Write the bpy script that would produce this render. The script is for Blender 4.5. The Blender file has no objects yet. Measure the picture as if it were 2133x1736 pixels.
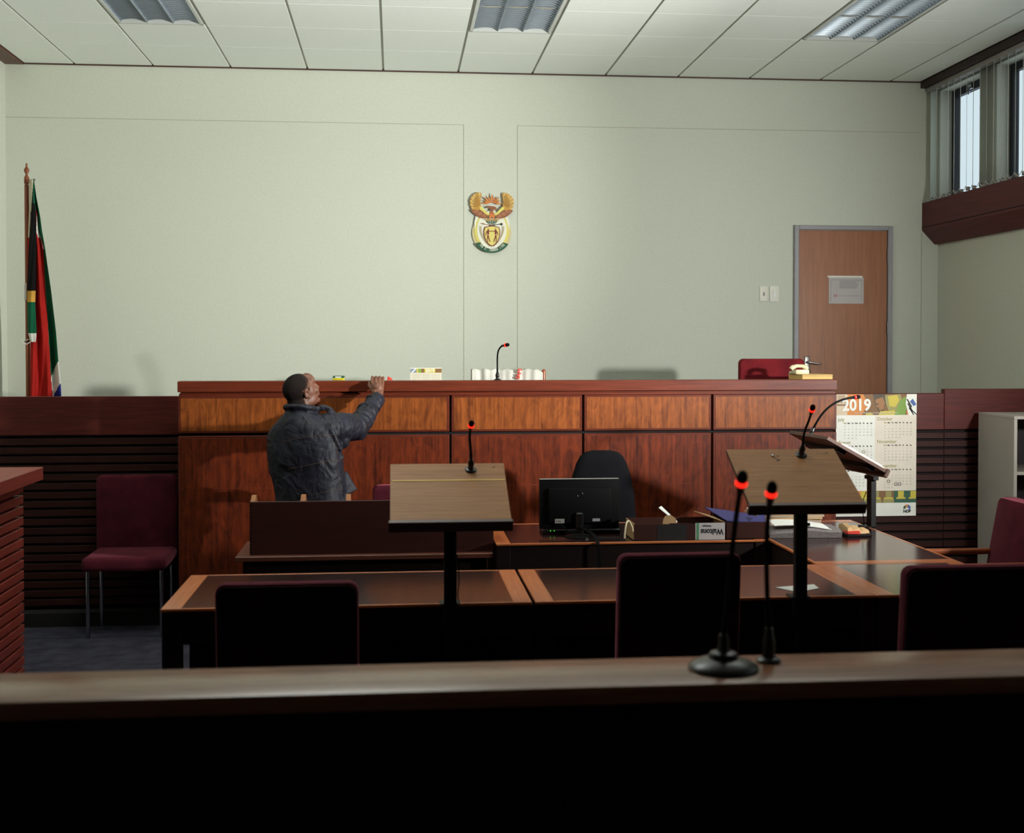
import bpy, bmesh, math, random
from mathutils import Vector, Matrix, Euler
from mathutils.bvhtree import BVHTree
random.seed(7)
PI = math.pi
SC = bpy.context.scene
COL = SC.collection
# ------------------------------------------------------------------ camera
F_PX, YAW, PIT, CY, EYE = 2554.0, 0.0948, 0.0192, 769.8, 1.75
_cy, _sy = math.cos(YAW), math.sin(YAW)
_R = Vector((_cy, -_sy, 0)); _f0 = Vector((_sy, _cy, 0)); _z = Vector((0, 0, 1))
_FW = _f0*math.cos(PIT) - _z*math.sin(PIT); _UP = _z*math.cos(PIT) + _f0*math.sin(PIT)
CAM = Vector((0, 0, EYE))
def ray(u, v): return _R*((u-1066.5)/F_PX) - _UP*((v-CY)/F_PX) + _FW
def PY(u, v, y): d = ray(u, v); return CAM + d*(y/d.y)
def PZ(u, v, z): d = ray(u, v); return CAM + d*((z-EYE)/d.z)
cd = bpy.data.cameras.new('camera'); co = bpy.data.objects.new('camera', cd); COL.objects.link(co)
co.location = CAM; co.rotation_euler = (PI/2-PIT, 0, -YAW)
cd.sensor_width = 36; cd.lens = F_PX/2133*36; cd.shift_y = -(868-CY)/2133; cd.clip_start = .05
cd.dof.use_dof = True; cd.dof.focus_distance = 8.2; cd.dof.aperture_fstop = 3.2
SC.camera = co
SC.view_settings.view_transform = 'Standard'; SC.view_settings.look = 'None'
SC.view_settings.exposure = 0; SC.view_settings.gamma = 1; SC.view_settings.use_curve_mapping = False

# ------------------------------------------------------------------ materials
def lin(c): return tuple(((x/255)/12.92 if x/255 <= .04045 else ((x/255+.055)/1.055)**2.4) for x in c) + (1,)
def newmat(name):
    m = bpy.data.materials.new(name); m.use_nodes = True
    nt = m.node_tree; return m, nt, nt.nodes['Principled BSDF']
def nd(nt, t, **kw):
    n = nt.nodes.new(t)
    for k, v in kw.items(): setattr(n, k, v)
    return n
def coords(nt, scale=(1, 1, 1), rot=(0, 0, 0), kind='Object'):
    tc = nd(nt, 'ShaderNodeTexCoord'); mp = nd(nt, 'ShaderNodeMapping')
    mp.inputs['Scale'].default_value = scale; mp.inputs['Rotation'].default_value = rot
    nt.links.new(tc.outputs[kind], mp.inputs['Vector']); return mp.outputs['Vector']
def noise(nt, vec, scale, detail=4, rough=.5, dist=0):
    n = nd(nt, 'ShaderNodeTexNoise'); n.inputs['Scale'].default_value = scale; n.inputs['Detail'].default_value = detail
    n.inputs['Roughness'].default_value = rough; n.inputs['Distortion'].default_value = dist
    nt.links.new(vec, n.inputs['Vector']); return n.outputs['Fac']
def ramp(nt, fac, stops):
    r = nd(nt, 'ShaderNodeValToRGB'); e = r.color_ramp.elements
    while len(e) < len(stops): e.new(.5)
    for el, (p, c) in zip(e, stops): el.position = p; el.color = c
    nt.links.new(fac, r.inputs['Fac']); return r.outputs['Color']
def bump(nt, b, h, strength, dist=.002):
    n = nd(nt, 'ShaderNodeBump'); n.inputs['Strength'].default_value = strength; n.inputs['Distance'].default_value = dist
    nt.links.new(h, n.inputs['Height']); nt.links.new(n.outputs['Normal'], b.inputs['Normal'])
def plain(name, c, rough=.5, metal=0, spec=.5, nz=0, nscale=200):
    m, nt, b = newmat(name); b.inputs['Roughness'].default_value = rough; b.inputs['Metallic'].default_value = metal
    b.inputs['Specular IOR Level'].default_value = spec
    L = lin(c); v = coords(nt)
    f = noise(nt, v, nscale if nz else 9, 3)
    k = nz if nz else .04
    col = ramp(nt, f, [(.3, tuple(x*(1-k) for x in L[:3])+(1,)), (.7, tuple(min(1, x*(1+k)) for x in L[:3])+(1,))])
    nt.links.new(col, b.inputs['Base Color']); return m
def wood(name, light, dark, axis='x', scale=1.0, rough=.35, figure=0, coat=0, spec=.5):
    m, nt, b = newmat(name); b.inputs['Roughness'].default_value = rough
    b.inputs['Specular IOR Level'].default_value = spec; b.inputs['Coat Weight'].default_value = coat
    b.inputs['Coat Roughness'].default_value = .12
    s = {'x': (1.2, 22, 22), 'y': (22, 1.2, 22), 'z': (22, 22, 1.2)}[axis]
    v = coords(nt, tuple(q*scale for q in s)); g = noise(nt, v, 3, 6, .6, .4)
    v2 = coords(nt, tuple(q*scale*5 for q in s)); g2 = noise(nt, v2, 5, 3, .6)
    mx = nd(nt, 'ShaderNodeMath', operation='MULTIPLY_ADD'); nt.links.new(g2, mx.inputs[0]); mx.inputs[1].default_value = .35
    nt.links.new(g, mx.inputs[2]); fac = mx.outputs[0]
    if figure:
        vf = coords(nt, {'z': (5, 5, 2.2), 'x': (2, 5, 5), 'y': (5, 2, 5)}[axis]); fg = noise(nt, vf, 2.2, 2, .5, 2.5)
        vs = coords(nt, {'z': (9, 9, .35), 'x': (.35, 9, 9), 'y': (9, .35, 9)}[axis]); fs = noise(nt, vs, 2.5, 3, .6, .2)
        a = nd(nt, 'ShaderNodeMath', operation='ADD'); nt.links.new(fg, a.inputs[0]); nt.links.new(fs, a.inputs[1])
        m2 = nd(nt, 'ShaderNodeMath', operation='MULTIPLY_ADD'); nt.links.new(a.outputs[0], m2.inputs[0])
        m2.inputs[1].default_value = figure; nt.links.new(fac, m2.inputs[2])
        m3 = nd(nt, 'ShaderNodeMath', operation='SUBTRACT'); nt.links.new(m2.outputs[0], m3.inputs[0]); m3.inputs[1].default_value = figure
        fac = m3.outputs[0]
    col = ramp(nt, fac, [(.38, lin(dark)), (.95, lin(light))])
    nt.links.new(col, b.inputs['Base Color']); bump(nt, b, g2, .08, .001); return m
def fabric(name, c, c2, scale=900, rough=.95, sheen=.0, bstr=.25):
    m, nt, b = newmat(name); b.inputs['Roughness'].default_value = rough; b.inputs['Specular IOR Level'].default_value = .15
    b.inputs['Sheen Weight'].default_value = sheen; b.inputs['Sheen Roughness'].default_value = .3; b.inputs['Sheen Tint'].default_value = lin((230, 130, 150))
    v = coords(nt); f = noise(nt, v, scale, 2); g = noise(nt, v, 9, 3)
    a = nd(nt, 'ShaderNodeMath', operation='MULTIPLY_ADD'); nt.links.new(f, a.inputs[0]); a.inputs[1].default_value = .6; nt.links.new(g, a.inputs[2])
    nt.links.new(ramp(nt, a.outputs[0], [(.5, lin(c2)), (1.1, lin(c))]), b.inputs['Base Color']); bump(nt, b, f, bstr, .001); return m
def emit(name, c, s):
    m, nt, b = newmat(name); b.inputs['Base Color'].default_value = lin(c)
    b.inputs['Emission Color'].default_value = lin(c); b.inputs['Emission Strength'].default_value = s
    return m
M = {}
M['wall'] = plain('wall_paint', (202, 206, 191), .75, nz=.03, nscale=60, spec=.2)
M['wallr'] = plain('wall_paint_right', (205, 205, 190), .75, nz=.03, nscale=60, spec=.2)
M['seam'] = plain('seam_bead', (176, 174, 152), .8)
M['tile'] = plain('ceiling_tile', (238, 244, 236), .9, nz=.05, nscale=160, spec=.1)
M['tbar'] = plain('ceiling_bar', (160, 160, 148), .5)
M['dark'] = plain('dark_void', (20, 18, 17), .9)
M['brown_trim'] = wood('trim_brown', (104, 62, 44), (70, 38, 28), 'y', 1, .5)
M['brown_trimx'] = wood('trim_brown_x', (84, 56, 44), (58, 38, 30), 'x', 1, .5)
M['mahog'] = wood('mahogany_sill', (104, 40, 42), (66, 24, 26), 'y', 1, .5, spec=.25)
M['pelmet'] = wood('pelmet_wood', (58, 36, 33), (38, 23, 22), 'y', 1, .5, spec=.3)
M['cap'] = wood('bench_cap_wood', (120, 52, 30), (78, 31, 19), 'x', 1, .42, spec=.25)
M['ven1'] = wood('veneer_gold', (156, 84, 34), (88, 40, 16), 'z', .8, .45, .6, spec=.25)
M['ven2'] = wood('veneer_red_shaded', (120, 49, 22), (60, 22, 12), 'z', .8, .45, .75, spec=.22)  # lower-panel veneer: red wood, with the shade low down put into the colour
M['frame_red'] = wood('panel_moulding', (106, 45, 26), (72, 28, 18), 'x', 1, .42, spec=.25)
M['slat'] = wood('slat_wood', (60, 27, 22), (36, 16, 13), 'x', 1, .55, spec=.2)
M['slaty'] = wood('slat_wood_depth', (150, 62, 48), (104, 38, 32), 'y', 1, .45)
M['slat_back'] = plain('slat_backing', (16, 11, 10), .9)
M['part'] = wood('partition_wood', (98, 40, 33), (62, 24, 21), 'x', 1, .5, spec=.22)
M['border'] = wood('table_border', (216, 128, 72), (164, 84, 44), 'y', 1.2, .3, coat=.3)
M['borderx'] = wood('table_border_x', (216, 128, 72), (164, 84, 44), 'x', 1.2, .3, coat=.3)
M['leather'] = plain('table_inlay', (44, 26, 25), .15, spec=.5, nz=.05, nscale=500)
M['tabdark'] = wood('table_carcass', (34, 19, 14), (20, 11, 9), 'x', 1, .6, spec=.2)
M['orgwood'] = wood('rack_wood', (74, 36, 29), (46, 21, 18), 'x', 1, .55, spec=.25)
M['orgend'] = wood('rack_divider_wood', (176, 112, 62), (130, 76, 40), 'y', 1, .45)
M['orgedge'] = wood('desk_edge_wood', (112, 60, 40), (76, 36, 24), 'x', 1, .5)
M['oak'] = wood('lectern_oak', (178, 126, 76), (134, 88, 50), 'x', 1.3, .5, spec=.25)
M['yline'] = plain('yellow_strip', (226, 186, 84), .5)
M['lip'] = wood('lectern_lip', (88, 54, 40), (56, 34, 26), 'x', 1.3, .45)
M['blk'] = plain('black_metal', (15, 14, 14), .5, spec=.3)
M['blkgloss'] = plain('black_plastic', (16, 16, 17), .3)
M['blkmat'] = plain('black_plastic_matt', (9, 9, 10), .7, spec=.12)
M['foam'] = fabric('mic_foam', (22, 20, 20), (10, 9, 9), 1500)
M['led'] = emit('mic_red_ring', (255, 36, 22), 1.6)
M['ledg'] = emit('green_indicator', (90, 255, 60), 1.2)
M['maroon'] = fabric('maroon_fabric', (88, 29, 42), (60, 19, 28), 700, sheen=.5)
M['redfab'] = fabric('red_fabric', (128, 36, 42), (92, 24, 30), 700)
M['marback'] = fabric('chair_back_cloth', (44, 18, 22), (26, 10, 13), 700)
M['chrome'] = plain('chrome', (190, 190, 195), .15, 1)
M['armwood'] = wood('arm_wood', (168, 88, 48), (118, 56, 30), 'y', 1.5, .3)
M['carpet'] = fabric('carpet', (68, 67, 80), (38, 37, 47), 260, bstr=.6)
M['daiscarpet'] = fabric('dais_carpet', (90, 80, 80), (60, 52, 54), 260)
M['white'] = plain('white_paper', (232, 232, 226), .7)
M['offw'] = plain('off_white_plastic', (222, 220, 206), .45)
M['cream'] = plain('cream_plastic', (226, 214, 176), .4)
M['ybox'] = plain('yellow_card', (226, 184, 106), .6)
M['yboxd'] = plain('yellow_card_lid', (206, 168, 100), .6)
M['door'] = wood('door_veneer', (164, 104, 64), (134, 80, 46), 'z', .7, .45)
M['steel'] = plain('door_frame_paint', (150, 148, 152), .5)
M['handle'] = plain('handle_metal', (164, 160, 156), .35, .8)
M['note'] = plain('notice_paper', (186, 180, 178), .7)
M['ink'] = plain('grey_ink', (134, 130, 132), .8)
M['redink'] = plain('red_ink', (178, 92, 92), .8)
M['cab'] = plain('cabinet_grey', (172, 164, 154), .5)
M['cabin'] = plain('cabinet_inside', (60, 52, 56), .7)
M['skin'] = plain('skin', (118, 75, 56), .52, nz=.12, nscale=40)
M['hair'] = fabric('hair', (40, 32, 29), (20, 16, 15), 1400, bstr=.8)
M['fade'] = fabric('short_hair', (62, 47, 41), (36, 27, 24), 1500)
M['fade2'] = fabric('stubble_hair', (84, 60, 49), (58, 42, 35), 1500)
M['thread'] = plain('orange_thread', (104, 76, 46), .9)
M['trous'] = fabric('trousers', (36, 36, 44), (22, 22, 28), 900)
M['shoe'] = plain('shoe_leather', (24, 20, 18), .4)
M['eye'] = plain('eye_white', (170, 158, 148), .4)
def denim():
    m, nt, b = newmat('denim_jacket'); b.inputs['Roughness'].default_value = .6; b.inputs['Specular IOR Level'].default_value = .45
    v = coords(nt); f = noise(nt, v, 700, 2); g = noise(nt, v, 14, 5, .6)
    a = nd(nt, 'ShaderNodeMath', operation='MULTIPLY_ADD'); nt.links.new(f, a.inputs[0]); a.inputs[1].default_value = .4; nt.links.new(g, a.inputs[2])
    nt.links.new(ramp(nt, a.outputs[0], [(.45, lin((8, 9, 15))), (.95, lin((30, 32, 50)))]), b.inputs['Base Color'])
    v2 = coords(nt, (1.2, 1.2, 1.0), (.5, .9, .3)); w = noise(nt, v2, 10, 2.6, .5, .7)
    bump(nt, b, w, .66, .035); return m
M['denim'] = denim()
M['frosty'] = plain('reveal_paint', (226, 226, 216), .7)
M['winframe'] = plain('window_frame_black', (22, 24, 32), .5)
M['vane'] = plain('blind_vane', (208, 206, 196), .7)
M['rail'] = plain('blind_rail', (150, 146, 142), .5)
M['chain'] = plain('blind_chain', (222, 220, 212), .5)
M['alu'] = plain('louvre_aluminium', (150, 160, 166), .35, .8)
M['tube'] = plain('fluorescent_tube', (150, 158, 162), .4)
M['fixw'] = plain('fixture_white', (200, 204, 198), .5)
M['card'] = plain('cardboard', (160, 128, 92), .85, spec=.2)
M['cardd'] = plain('cardboard_dark', (58, 31, 25), .85, spec=.2)
M['boxblack'] = plain('box_black', (22, 18, 18), .6)
M['blue'] = plain('blue_folder', (58, 58, 106), .6, spec=.3)
M['green'] = plain('label_green', (70, 140, 92), .6)
M['blackink'] = plain('black_ink', (26, 26, 30), .8)
M['manila'] = plain('manila', (196, 160, 116), .75)
M['manila2'] = plain('manila_grey', (170, 150, 128), .75)
M['news'] = plain('newsprint', (120, 112, 110), .85, nz=.3, nscale=120)
M['redp'] = plain('red_print', (206, 58, 40), .6)
M['cloth'] = fabric('white_cloth', (204, 202, 192), (180, 178, 168), 900)
M['pole'] = wood('flag_pole_wood', (150, 80, 46), (106, 50, 28), 'z', 2, .35)
for k, c in dict(fred=(176, 36, 30), fgreen=(22, 92, 62), fblack=(20, 20, 20), fgold=(212, 160, 70), fwhite=(226, 224, 214), fblue=(30, 44, 130), fcream=(206, 196, 170)).items():
    M[k] = fabric('flag_'+k[1:], c, tuple(int(x*.86) for x in c), 1200)
for k, c in dict(egold=(188, 140, 54), egold2=(212, 176, 98), egold3=(140, 96, 34), ebrown2=(166, 108, 68), eyel=(216, 204, 104), ebrown=(140, 82, 50), eora=(206, 116, 50), ewhite=(226, 228, 208), etan=(204, 190, 142),
                 egrn=(18, 80, 52), ered=(122, 34, 36), eblk=(24, 24, 22), eshield=(220, 206, 112)).items():
    M[k] = plain('emblem_'+k[1:], c, .5)
for k, c in dict(cwhite=(226, 226, 216), ctan=(218, 208, 192), cora=(206, 130, 58), cyel=(196, 178, 62), cgrn=(118, 150, 58), cdg=(38, 84, 62), cbrn=(122, 86, 46), cdk=(74, 62, 44), colive=(150, 142, 84), cgrey=(150, 148, 142), cblue=(70, 96, 160), ccol=(206, 186, 158), cskin=(150, 104, 62), cnum=(132, 128, 122)).items():
    M[k] = plain('calendar_'+k[1:], c, .6)
M['ppage'] = plain('calendar_page', (200, 194, 176), .7)
M['ppic'] = plain('calendar_picture_blue', (120, 132, 150), .6)
def glassmat():
    m = bpy.data.materials.new('window_glass'); m.use_nodes = True; nt = m.node_tree; nt.nodes.clear()
    o = nd(nt, 'ShaderNodeOutputMaterial'); mx = nd(nt, 'ShaderNodeMixShader'); t = nd(nt, 'ShaderNodeBsdfTransparent'); g = nd(nt, 'ShaderNodeBsdfGlossy')
    t.inputs['Color'].default_value = (.96, .98, .98, 1); g.inputs['Roughness'].default_value = .02
    mx.inputs[0].default_value = .05
    nt.links.new(t.outputs[0], mx.inputs[1]); nt.links.new(g.outputs[0], mx.inputs[2]); nt.links.new(mx.outputs[0], o.inputs[0])
    return m
M['glass'] = glassmat()

# ------------------------------------------------------------------ mesh builder
class MB:
    def __init__(s): s.bm = bmesh.new()
    def _mat(s, faces, m):
        for f in faces: f.material_index = m
        return faces
    def _add(s, vs, fs, m=0):
        v = [s.bm.verts.new(p) for p in vs]; out = []
        for f in fs:
            try: out.append(s.bm.faces.new([v[i] for i in f]))
            except ValueError: pass
        return s._mat(out, m)
    def box(s, x0, x1, y0, y1, z0, z1, m=0, bev=0, seg=1, mat=None):
        if x0 > x1: x0, x1 = x1, x0
        if y0 > y1: y0, y1 = y1, y0
        if z0 > z1: z0, z1 = z1, z0
        t = bmesh.new()
        vs = [t.verts.new(p) for p in ((x0, y0, z0), (x1, y0, z0), (x1, y1, z0), (x0, y1, z0), (x0, y0, z1), (x1, y0, z1), (x1, y1, z1), (x0, y1, z1))]
        for f in ((3, 2, 1, 0), (4, 5, 6, 7), (0, 1, 5, 4), (1, 2, 6, 5), (2, 3, 7, 6), (3, 0, 4, 7)): t.faces.new([vs[i] for i in f])
        if bev: bmesh.ops.bevel(t, geom=list(t.edges), offset=bev, segments=seg, profile=.5, affect='EDGES')
        s.merge(t, mat, m)
    def merge(s, t, mat=None, m=None):
        if mat is not None: bmesh.ops.transform(t, matrix=mat, verts=t.verts)
        t.verts.ensure_lookup_table(); t.verts.index_update()
        vm = [s.bm.verts.new(v.co) for v in t.verts]; out = []
        for f in t.faces:
            try: nf = s.bm.faces.new([vm[v.index] for v in f.verts])
            except ValueError: continue
            nf.material_index = f.material_index if m is None else m; out.append(nf)
        t.free(); return out
    def prism(s, poly, a, b, plane='xz', m=0, mat=None, bev=0):
        """polygon in plane extruded from a to b along the remaining axis"""
        def mk(p, d):
            return {'xz': (p[0], d, p[1]), 'xy': (p[0], p[1], d), 'yz': (d, p[0], p[1])}[plane]
        n = len(poly); t = bmesh.new()
        va = [t.verts.new(mk(p, a)) for p in poly]; vb = [t.verts.new(mk(p, b)) for p in poly]
        t.faces.new(va); t.faces.new(vb[::-1])
        for i in range(n): t.faces.new((va[i], vb[i], vb[(i+1) % n], va[(i+1) % n]))
        bmesh.ops.recalc_face_normals(t, faces=t.faces)
        if bev:
            es = [e for e in t.edges]
            bmesh.ops.bevel(t, geom=es, offset=bev, segments=2, profile=.5, affect='EDGES')
        s.merge(t, mat, m)
    def loft(s, rings, m=0, cap=True, closed=True):
        n = len(rings[0]); R = [[s.bm.verts.new(p) for p in r] for r in rings]; out = []
        for a, b in zip(R, R[1:]):
            for i in range(n if closed else n-1):
                j = (i+1) % n
                out.append(s.bm.faces.new((a[i], a[j], b[j], b[i])))
        if cap and closed: out.append(s.bm.faces.new(R[0][::-1])); out.append(s.bm.faces.new(R[-1]))
        return s._mat(out, m)
    def tube(s, pts, r, n=12, m=0, flat=1.0):
        pts = [Vector(p) for p in pts]; rr = r if isinstance(r, (list, tuple)) else [r]*len(pts)
        t0 = (pts[1]-pts[0]).normalized(); a = t0.cross(Vector((0, 0, 1)))
        if a.length < .05: a = t0.cross(Vector((1, 0, 0)))
        a.normalize(); rings = []; pt = t0
        for i, p in enumerate(pts):
            t = ((pts[min(i+1, len(pts)-1)]-pts[max(i-1, 0)])).normalized()
            q = pt.rotation_difference(t); a = q @ a; pt = t; b = t.cross(a)
            rings.append([p + (a*math.cos(2*PI*k/n) + b*math.sin(2*PI*k/n)*flat)*rr[i] for k in range(n)])
        return s.loft(rings, m)
    def lathe(s, prof, c=(0, 0, 0), n=24, m=0, mat=None):
        t = MB(); rings = [[Vector((r*math.cos(2*PI*k/n), r*math.sin(2*PI*k/n), z)) for k in range(n)] for r, z in prof]
        t.loft(rings, m); mt = Matrix.Translation(c) @ (mat if mat is not None else Matrix.Identity(4))
        s.merge(t.bm, mt)
    def ell(s, c, r, rot=None, m=0, seg=18):
        t = bmesh.new(); bmesh.ops.create_uvsphere(t, u_segments=seg, v_segments=max(8, seg*2//3), radius=1)
        mt = Matrix.Translation(c) @ (rot.to_4x4() if rot is not None else Matrix.Identity(4)) @ Matrix.Diagonal((r[0], r[1], r[2], 1))
        s.merge(t, mt, m)
    def cap(s, a, b, ra, rb, n=14, m=0):
        a, b = Vector(a), Vector(b); d = (b-a); L = d.length; d.normalize()
        pts, rr = [], []
        for k in range(4): th = PI/2*(1-k/4); pts.append(a-d*ra*math.sin(th)*.999); rr.append(max(ra*math.cos(th), ra*.05))
        for k in range(0, 5): pts.append(a+d*L*k/4); rr.append(ra+(rb-ra)*k/4)
        for k in range(1, 5): th = PI/2*k/4; pts.append(b+d*rb*math.sin(th)*.999); rr.append(max(rb*math.cos(th), rb*.05))
        s.tube(pts, rr, n, m)
    def disc(s, c, r, d0, d1, n=32, m=0, plane='xz', sx=1.0):
        s.prism([(c[0]+r*sx*math.cos(2*PI*k/n), c[1]+r*math.sin(2*PI*k/n)) for k in range(n)], d0, d1, plane, m)
    def text(s, txt, size, pos, m=0, ext=.0006, rot=0, align='LEFT', mat=None, bold=0, sx=1.0):
        """text standing in the xz plane, facing -y, unless mat is given"""
        cu = bpy.data.curves.new('t', 'FONT'); cu.body = txt; cu.size = size; cu.extrude = ext; cu.resolution_u = 3
        cu.align_x = align; cu.offset = bold
        ob = bpy.data.objects.new('t', cu); me = bpy.data.meshes.new_from_object(ob)
        t = bmesh.new(); t.from_mesh(me)
        mt = mat if mat is not None else Matrix.Translation(pos) @ Matrix.Rotation(PI/2, 4, 'X')
        mt = mt @ Matrix.Rotation(rot, 4, 'Z') @ Matrix.Diagonal((sx, 1, 1, 1))
        out = s.merge(t, mt, m)
        bpy.data.objects.remove(ob); bpy.data.curves.remove(cu); bpy.data.meshes.remove(me)
    def rnd(s, sc=.001):
        for v in s.bm.verts: v.co += Vector((random.uniform(-sc, sc), random.uniform(-sc, sc), random.uniform(-sc, sc)))
def mesh_from(mb, mats, name, ang=35, off=None):
    me = bpy.data.meshes.new(name)
    if off is not None: bmesh.ops.translate(mb.bm, vec=-Vector(off), verts=mb.bm.verts)
    bmesh.ops.recalc_face_normals(mb.bm, faces=mb.bm.faces)
    mb.bm.to_mesh(me); mb.bm.free()
    for m in mats: me.materials.append(M[m] if isinstance(m, str) else m)
    for p in me.polygons: p.use_smooth = True
    me.set_sharp_from_angle(angle=math.radians(ang)); return me
def obj(name, mb, mats, parent=None, ang=35, label=None, off=None):
    """off: world position of the parent's origin when the mesh was drawn in world coordinates"""
    if isinstance(mats, str): mats = [mats]
    me = mesh_from(mb, mats, name, ang, off) if isinstance(mb, MB) else mb
    o = bpy.data.objects.new(name, me); COL.objects.link(o)
    if parent is not None: o.parent = parent
    elif off is not None: o.location = off
    if label: o['label'] = label
    return o
def tag(o, label, cat, group=None):
    o['label'] = label; o['category'] = cat
    if group: o['group'] = group
    return o
def thing(name, label, cat, loc=(0, 0, 0), rz=0, group=None):
    o = bpy.data.objects.new(name, None); COL.objects.link(o); o.empty_display_size = .1
    o.location = loc; o.rotation_euler = (0, 0, rz); return tag(o, label, cat, group)
def struct(name, mb, mats, parent=None, **kw):
    o = obj(name, mb, mats, parent, **kw)
    if parent is None: o['kind'] = 'structure'
    return o
def copy_tree(o, parent=None):
    c = o.copy(); COL.objects.link(c)
    if parent is not None: c.parent = parent
    for ch in list(o.children): copy_tree(ch, c)
    return c
def dup(root, loc, rz, label, group=None):
    c = copy_tree(root); c.location = loc; c.rotation_euler = (0, 0, rz); c['label'] = label
    if group: c['group'] = group
    return c

# ------------------------------------------------------------------ room
D = 9.915; XL = -3.02; XR = 4.53; CE = 3.955; DZ = .67; PYF = 7.95
b = MB(); b.box(XL-.2, XR+.3, -2.6, D+.2, -.1, 0); fl0 = struct('floor', b, 'carpet')
b = MB(); b.box(XL, -.9, 7.528, 7.536, 0, .001); obj('carpet_seam', b, 'dark', fl0)
b = MB(); b.box(XL, XR, PYF+.06, D, 0, DZ); struct('dais', b, 'daiscarpet')
b = MB(); b.box(-2.6, -1.33, 7.83, PYF, 0, .085); b.box(2.84, XR, 7.83, PYF, 0, .085); struct('baseboard_back', b, 'slat_back')
b = MB(); b.box(XL-.2, XR+.16, D, D+.2, -.1, CE+.4); wb = struct('wall_back', b, 'wall')
for q in ((.550, .554, DZ, 3.533), (.986, .990, DZ, 3.533), (XL, .552, 3.531, 3.535), (.988, 4.36, 3.531, 3.535), (4.384, 4.390, DZ, 2.7)):
    b = MB(); b.box(q[0], q[1], D-.0025, D, q[2], q[3]); obj('panel_seam', b, 'seam', wb)
b = MB(); b.box(XL-.2, XL, -2.6, D, -.1, CE+.4); struct('wall_left', b, 'wall')
b = MB(); b.box(XL-.2, XR+.3, -2.8, -2.6, -.1, CE+.4); struct('wall_front', b, 'part')
# right wall with a clerestory row of openings
WZ0, WZ1 = 2.93, 3.875
wins = [(9.185, 9.885)] + [(8.918-.95*k-.70, 8.918-.95*k) for k in range(8)]
b = MB(); b.box(XR, XR+.16, -2.6, D, -.1, WZ0); b.box(XR, XR+.16, -2.6, D, WZ1, CE+.4)
ys = sorted(wins); cur = -2.6
for a, c in ys: b.box(XR, XR+.16, cur, a, WZ0, WZ1); cur = c
b.box(XR, XR+.16, cur, D, WZ0, WZ1); struct('wall_right', b, 'wallr')
for i, (a, c) in enumerate(wins):
    t = bpy.data.objects.new('window_%d' % (i+1), None); COL.objects.link(t); t['kind'] = 'structure'; t.location = (XR+.11, (a+c)/2, WZ0)
    off = t.location.copy(); x0, x1 = XR+.10, XR+.15; w = .055
    b = MB(); b.box(x0, x1, a, a+w, WZ0, WZ1, bev=.004); b.box(x0, x1, c-w, c, WZ0, WZ1, bev=.004)
    b.box(x0, x1, a+w, c-w, WZ0, WZ0+w, bev=.004); b.box(x0, x1, a+w, c-w, WZ1-.06, WZ1, bev=.004); obj('window_frame', b, 'winframe', t, off=off)
    b = MB(); b.box(XR+.12, XR+.126, a+w, c-w, WZ0+w, WZ1-.06); obj('glass_pane', b, 'glass', t, off=off)
    if i < 2:
        b = MB(); b.box(x0-.02, x0, (a+c)/2-.03, (a+c)/2+.03, WZ1-.055, WZ1-.015, bev=.004); b.tube([(x0-.025, (a+c)/2-.01, WZ1-.05), (x0-.03, (a+c)/2-.01, WZ1-.10)], .006)
        obj('window_latch', b, 'chrome', t, off=off)
    L = bpy.data.lights.new('window_portal', 'AREA'); L.shape = 'RECTANGLE'; L.size = WZ1-WZ0; L.size_y = c-a; L.cycles.is_portal = True
    lo = bpy.data.objects.new('window_portal', L); COL.objects.link(lo); lo.location = (XR+.158, (a+c)/2, (WZ0+WZ1)/2); lo.rotation_euler = (0, PI/2, 0)
# mahogany sill box running along the right wall
b = MB(); b.prism([(4.39, 2.715), (4.39, 2.945), (XR, 2.945), (XR, 2.60), (4.50, 2.60)], -1.5, D, 'xz', 0); s1 = struct('trim_1', b, 'mahog')
b = MB(); b.box(4.387, 4.39, -1.5, D-.001, 2.735, 2.741); obj('groove', b, 'slat_back', s1)
# brown trims at the ceiling
b = MB(); b.box(4.37, XR, -2.6, D, CE-.055, CE-.005); struct('trim_2', b, 'pelmet')
b = MB(); b.box(XL, XL+.14, -2.6, D, CE-.012, CE+.02); struct('trim_3', b, 'brown_trim')
b = MB(); b.box(XL+.14, 4.37, D-.012, D, CE-.010, CE+.02); struct('trim_4', b, 'brown_trimx')
# ceiling: lay-in tiles as one mesh
GX0 = -2.493; DR = .6727
rows = [D, D-DR]
while rows[-1] > -2.6: rows.append(rows[-1]-.6)
colsx = [XL+.14, GX0]
while colsx[-1] < 4.2: colsx.append(colsx[-1]+.6)
colsx[-1] = 4.37
FIX = [(3, 2), (7, 2), (11, 2)]       # column index, first row index (two rows long)
FIX = [(2, 2), (6, 2), (10, 2)]
b = MB()
for i in range(len(colsx)-1):
    for j in range(len(rows)-1):
        if any(i == fi and j in (fj, fj+1) for fi, fj in FIX): continue
        b.box(colsx[i]+.009, colsx[i+1]-.009, rows[j+1]+.0022, rows[j]-.0022, CE, CE+.02)
b.box(XL, XR, -2.6, D, CE+.20, CE+.22, 1)
ce = struct('ceiling', b, ['tile', 'dark'])
b = MB()
for i in range(1, len(colsx)-1): b.box(colsx[i]-.012, colsx[i]+.012, -2.6, D, CE+.008, CE+.012)
for j in range(1, len(rows)-1): b.box(XL, XR, rows[j]-.012, rows[j]+.012, CE+.012, CE+.016)
obj('ceiling_grid', b, 'tbar', ce)
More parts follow.
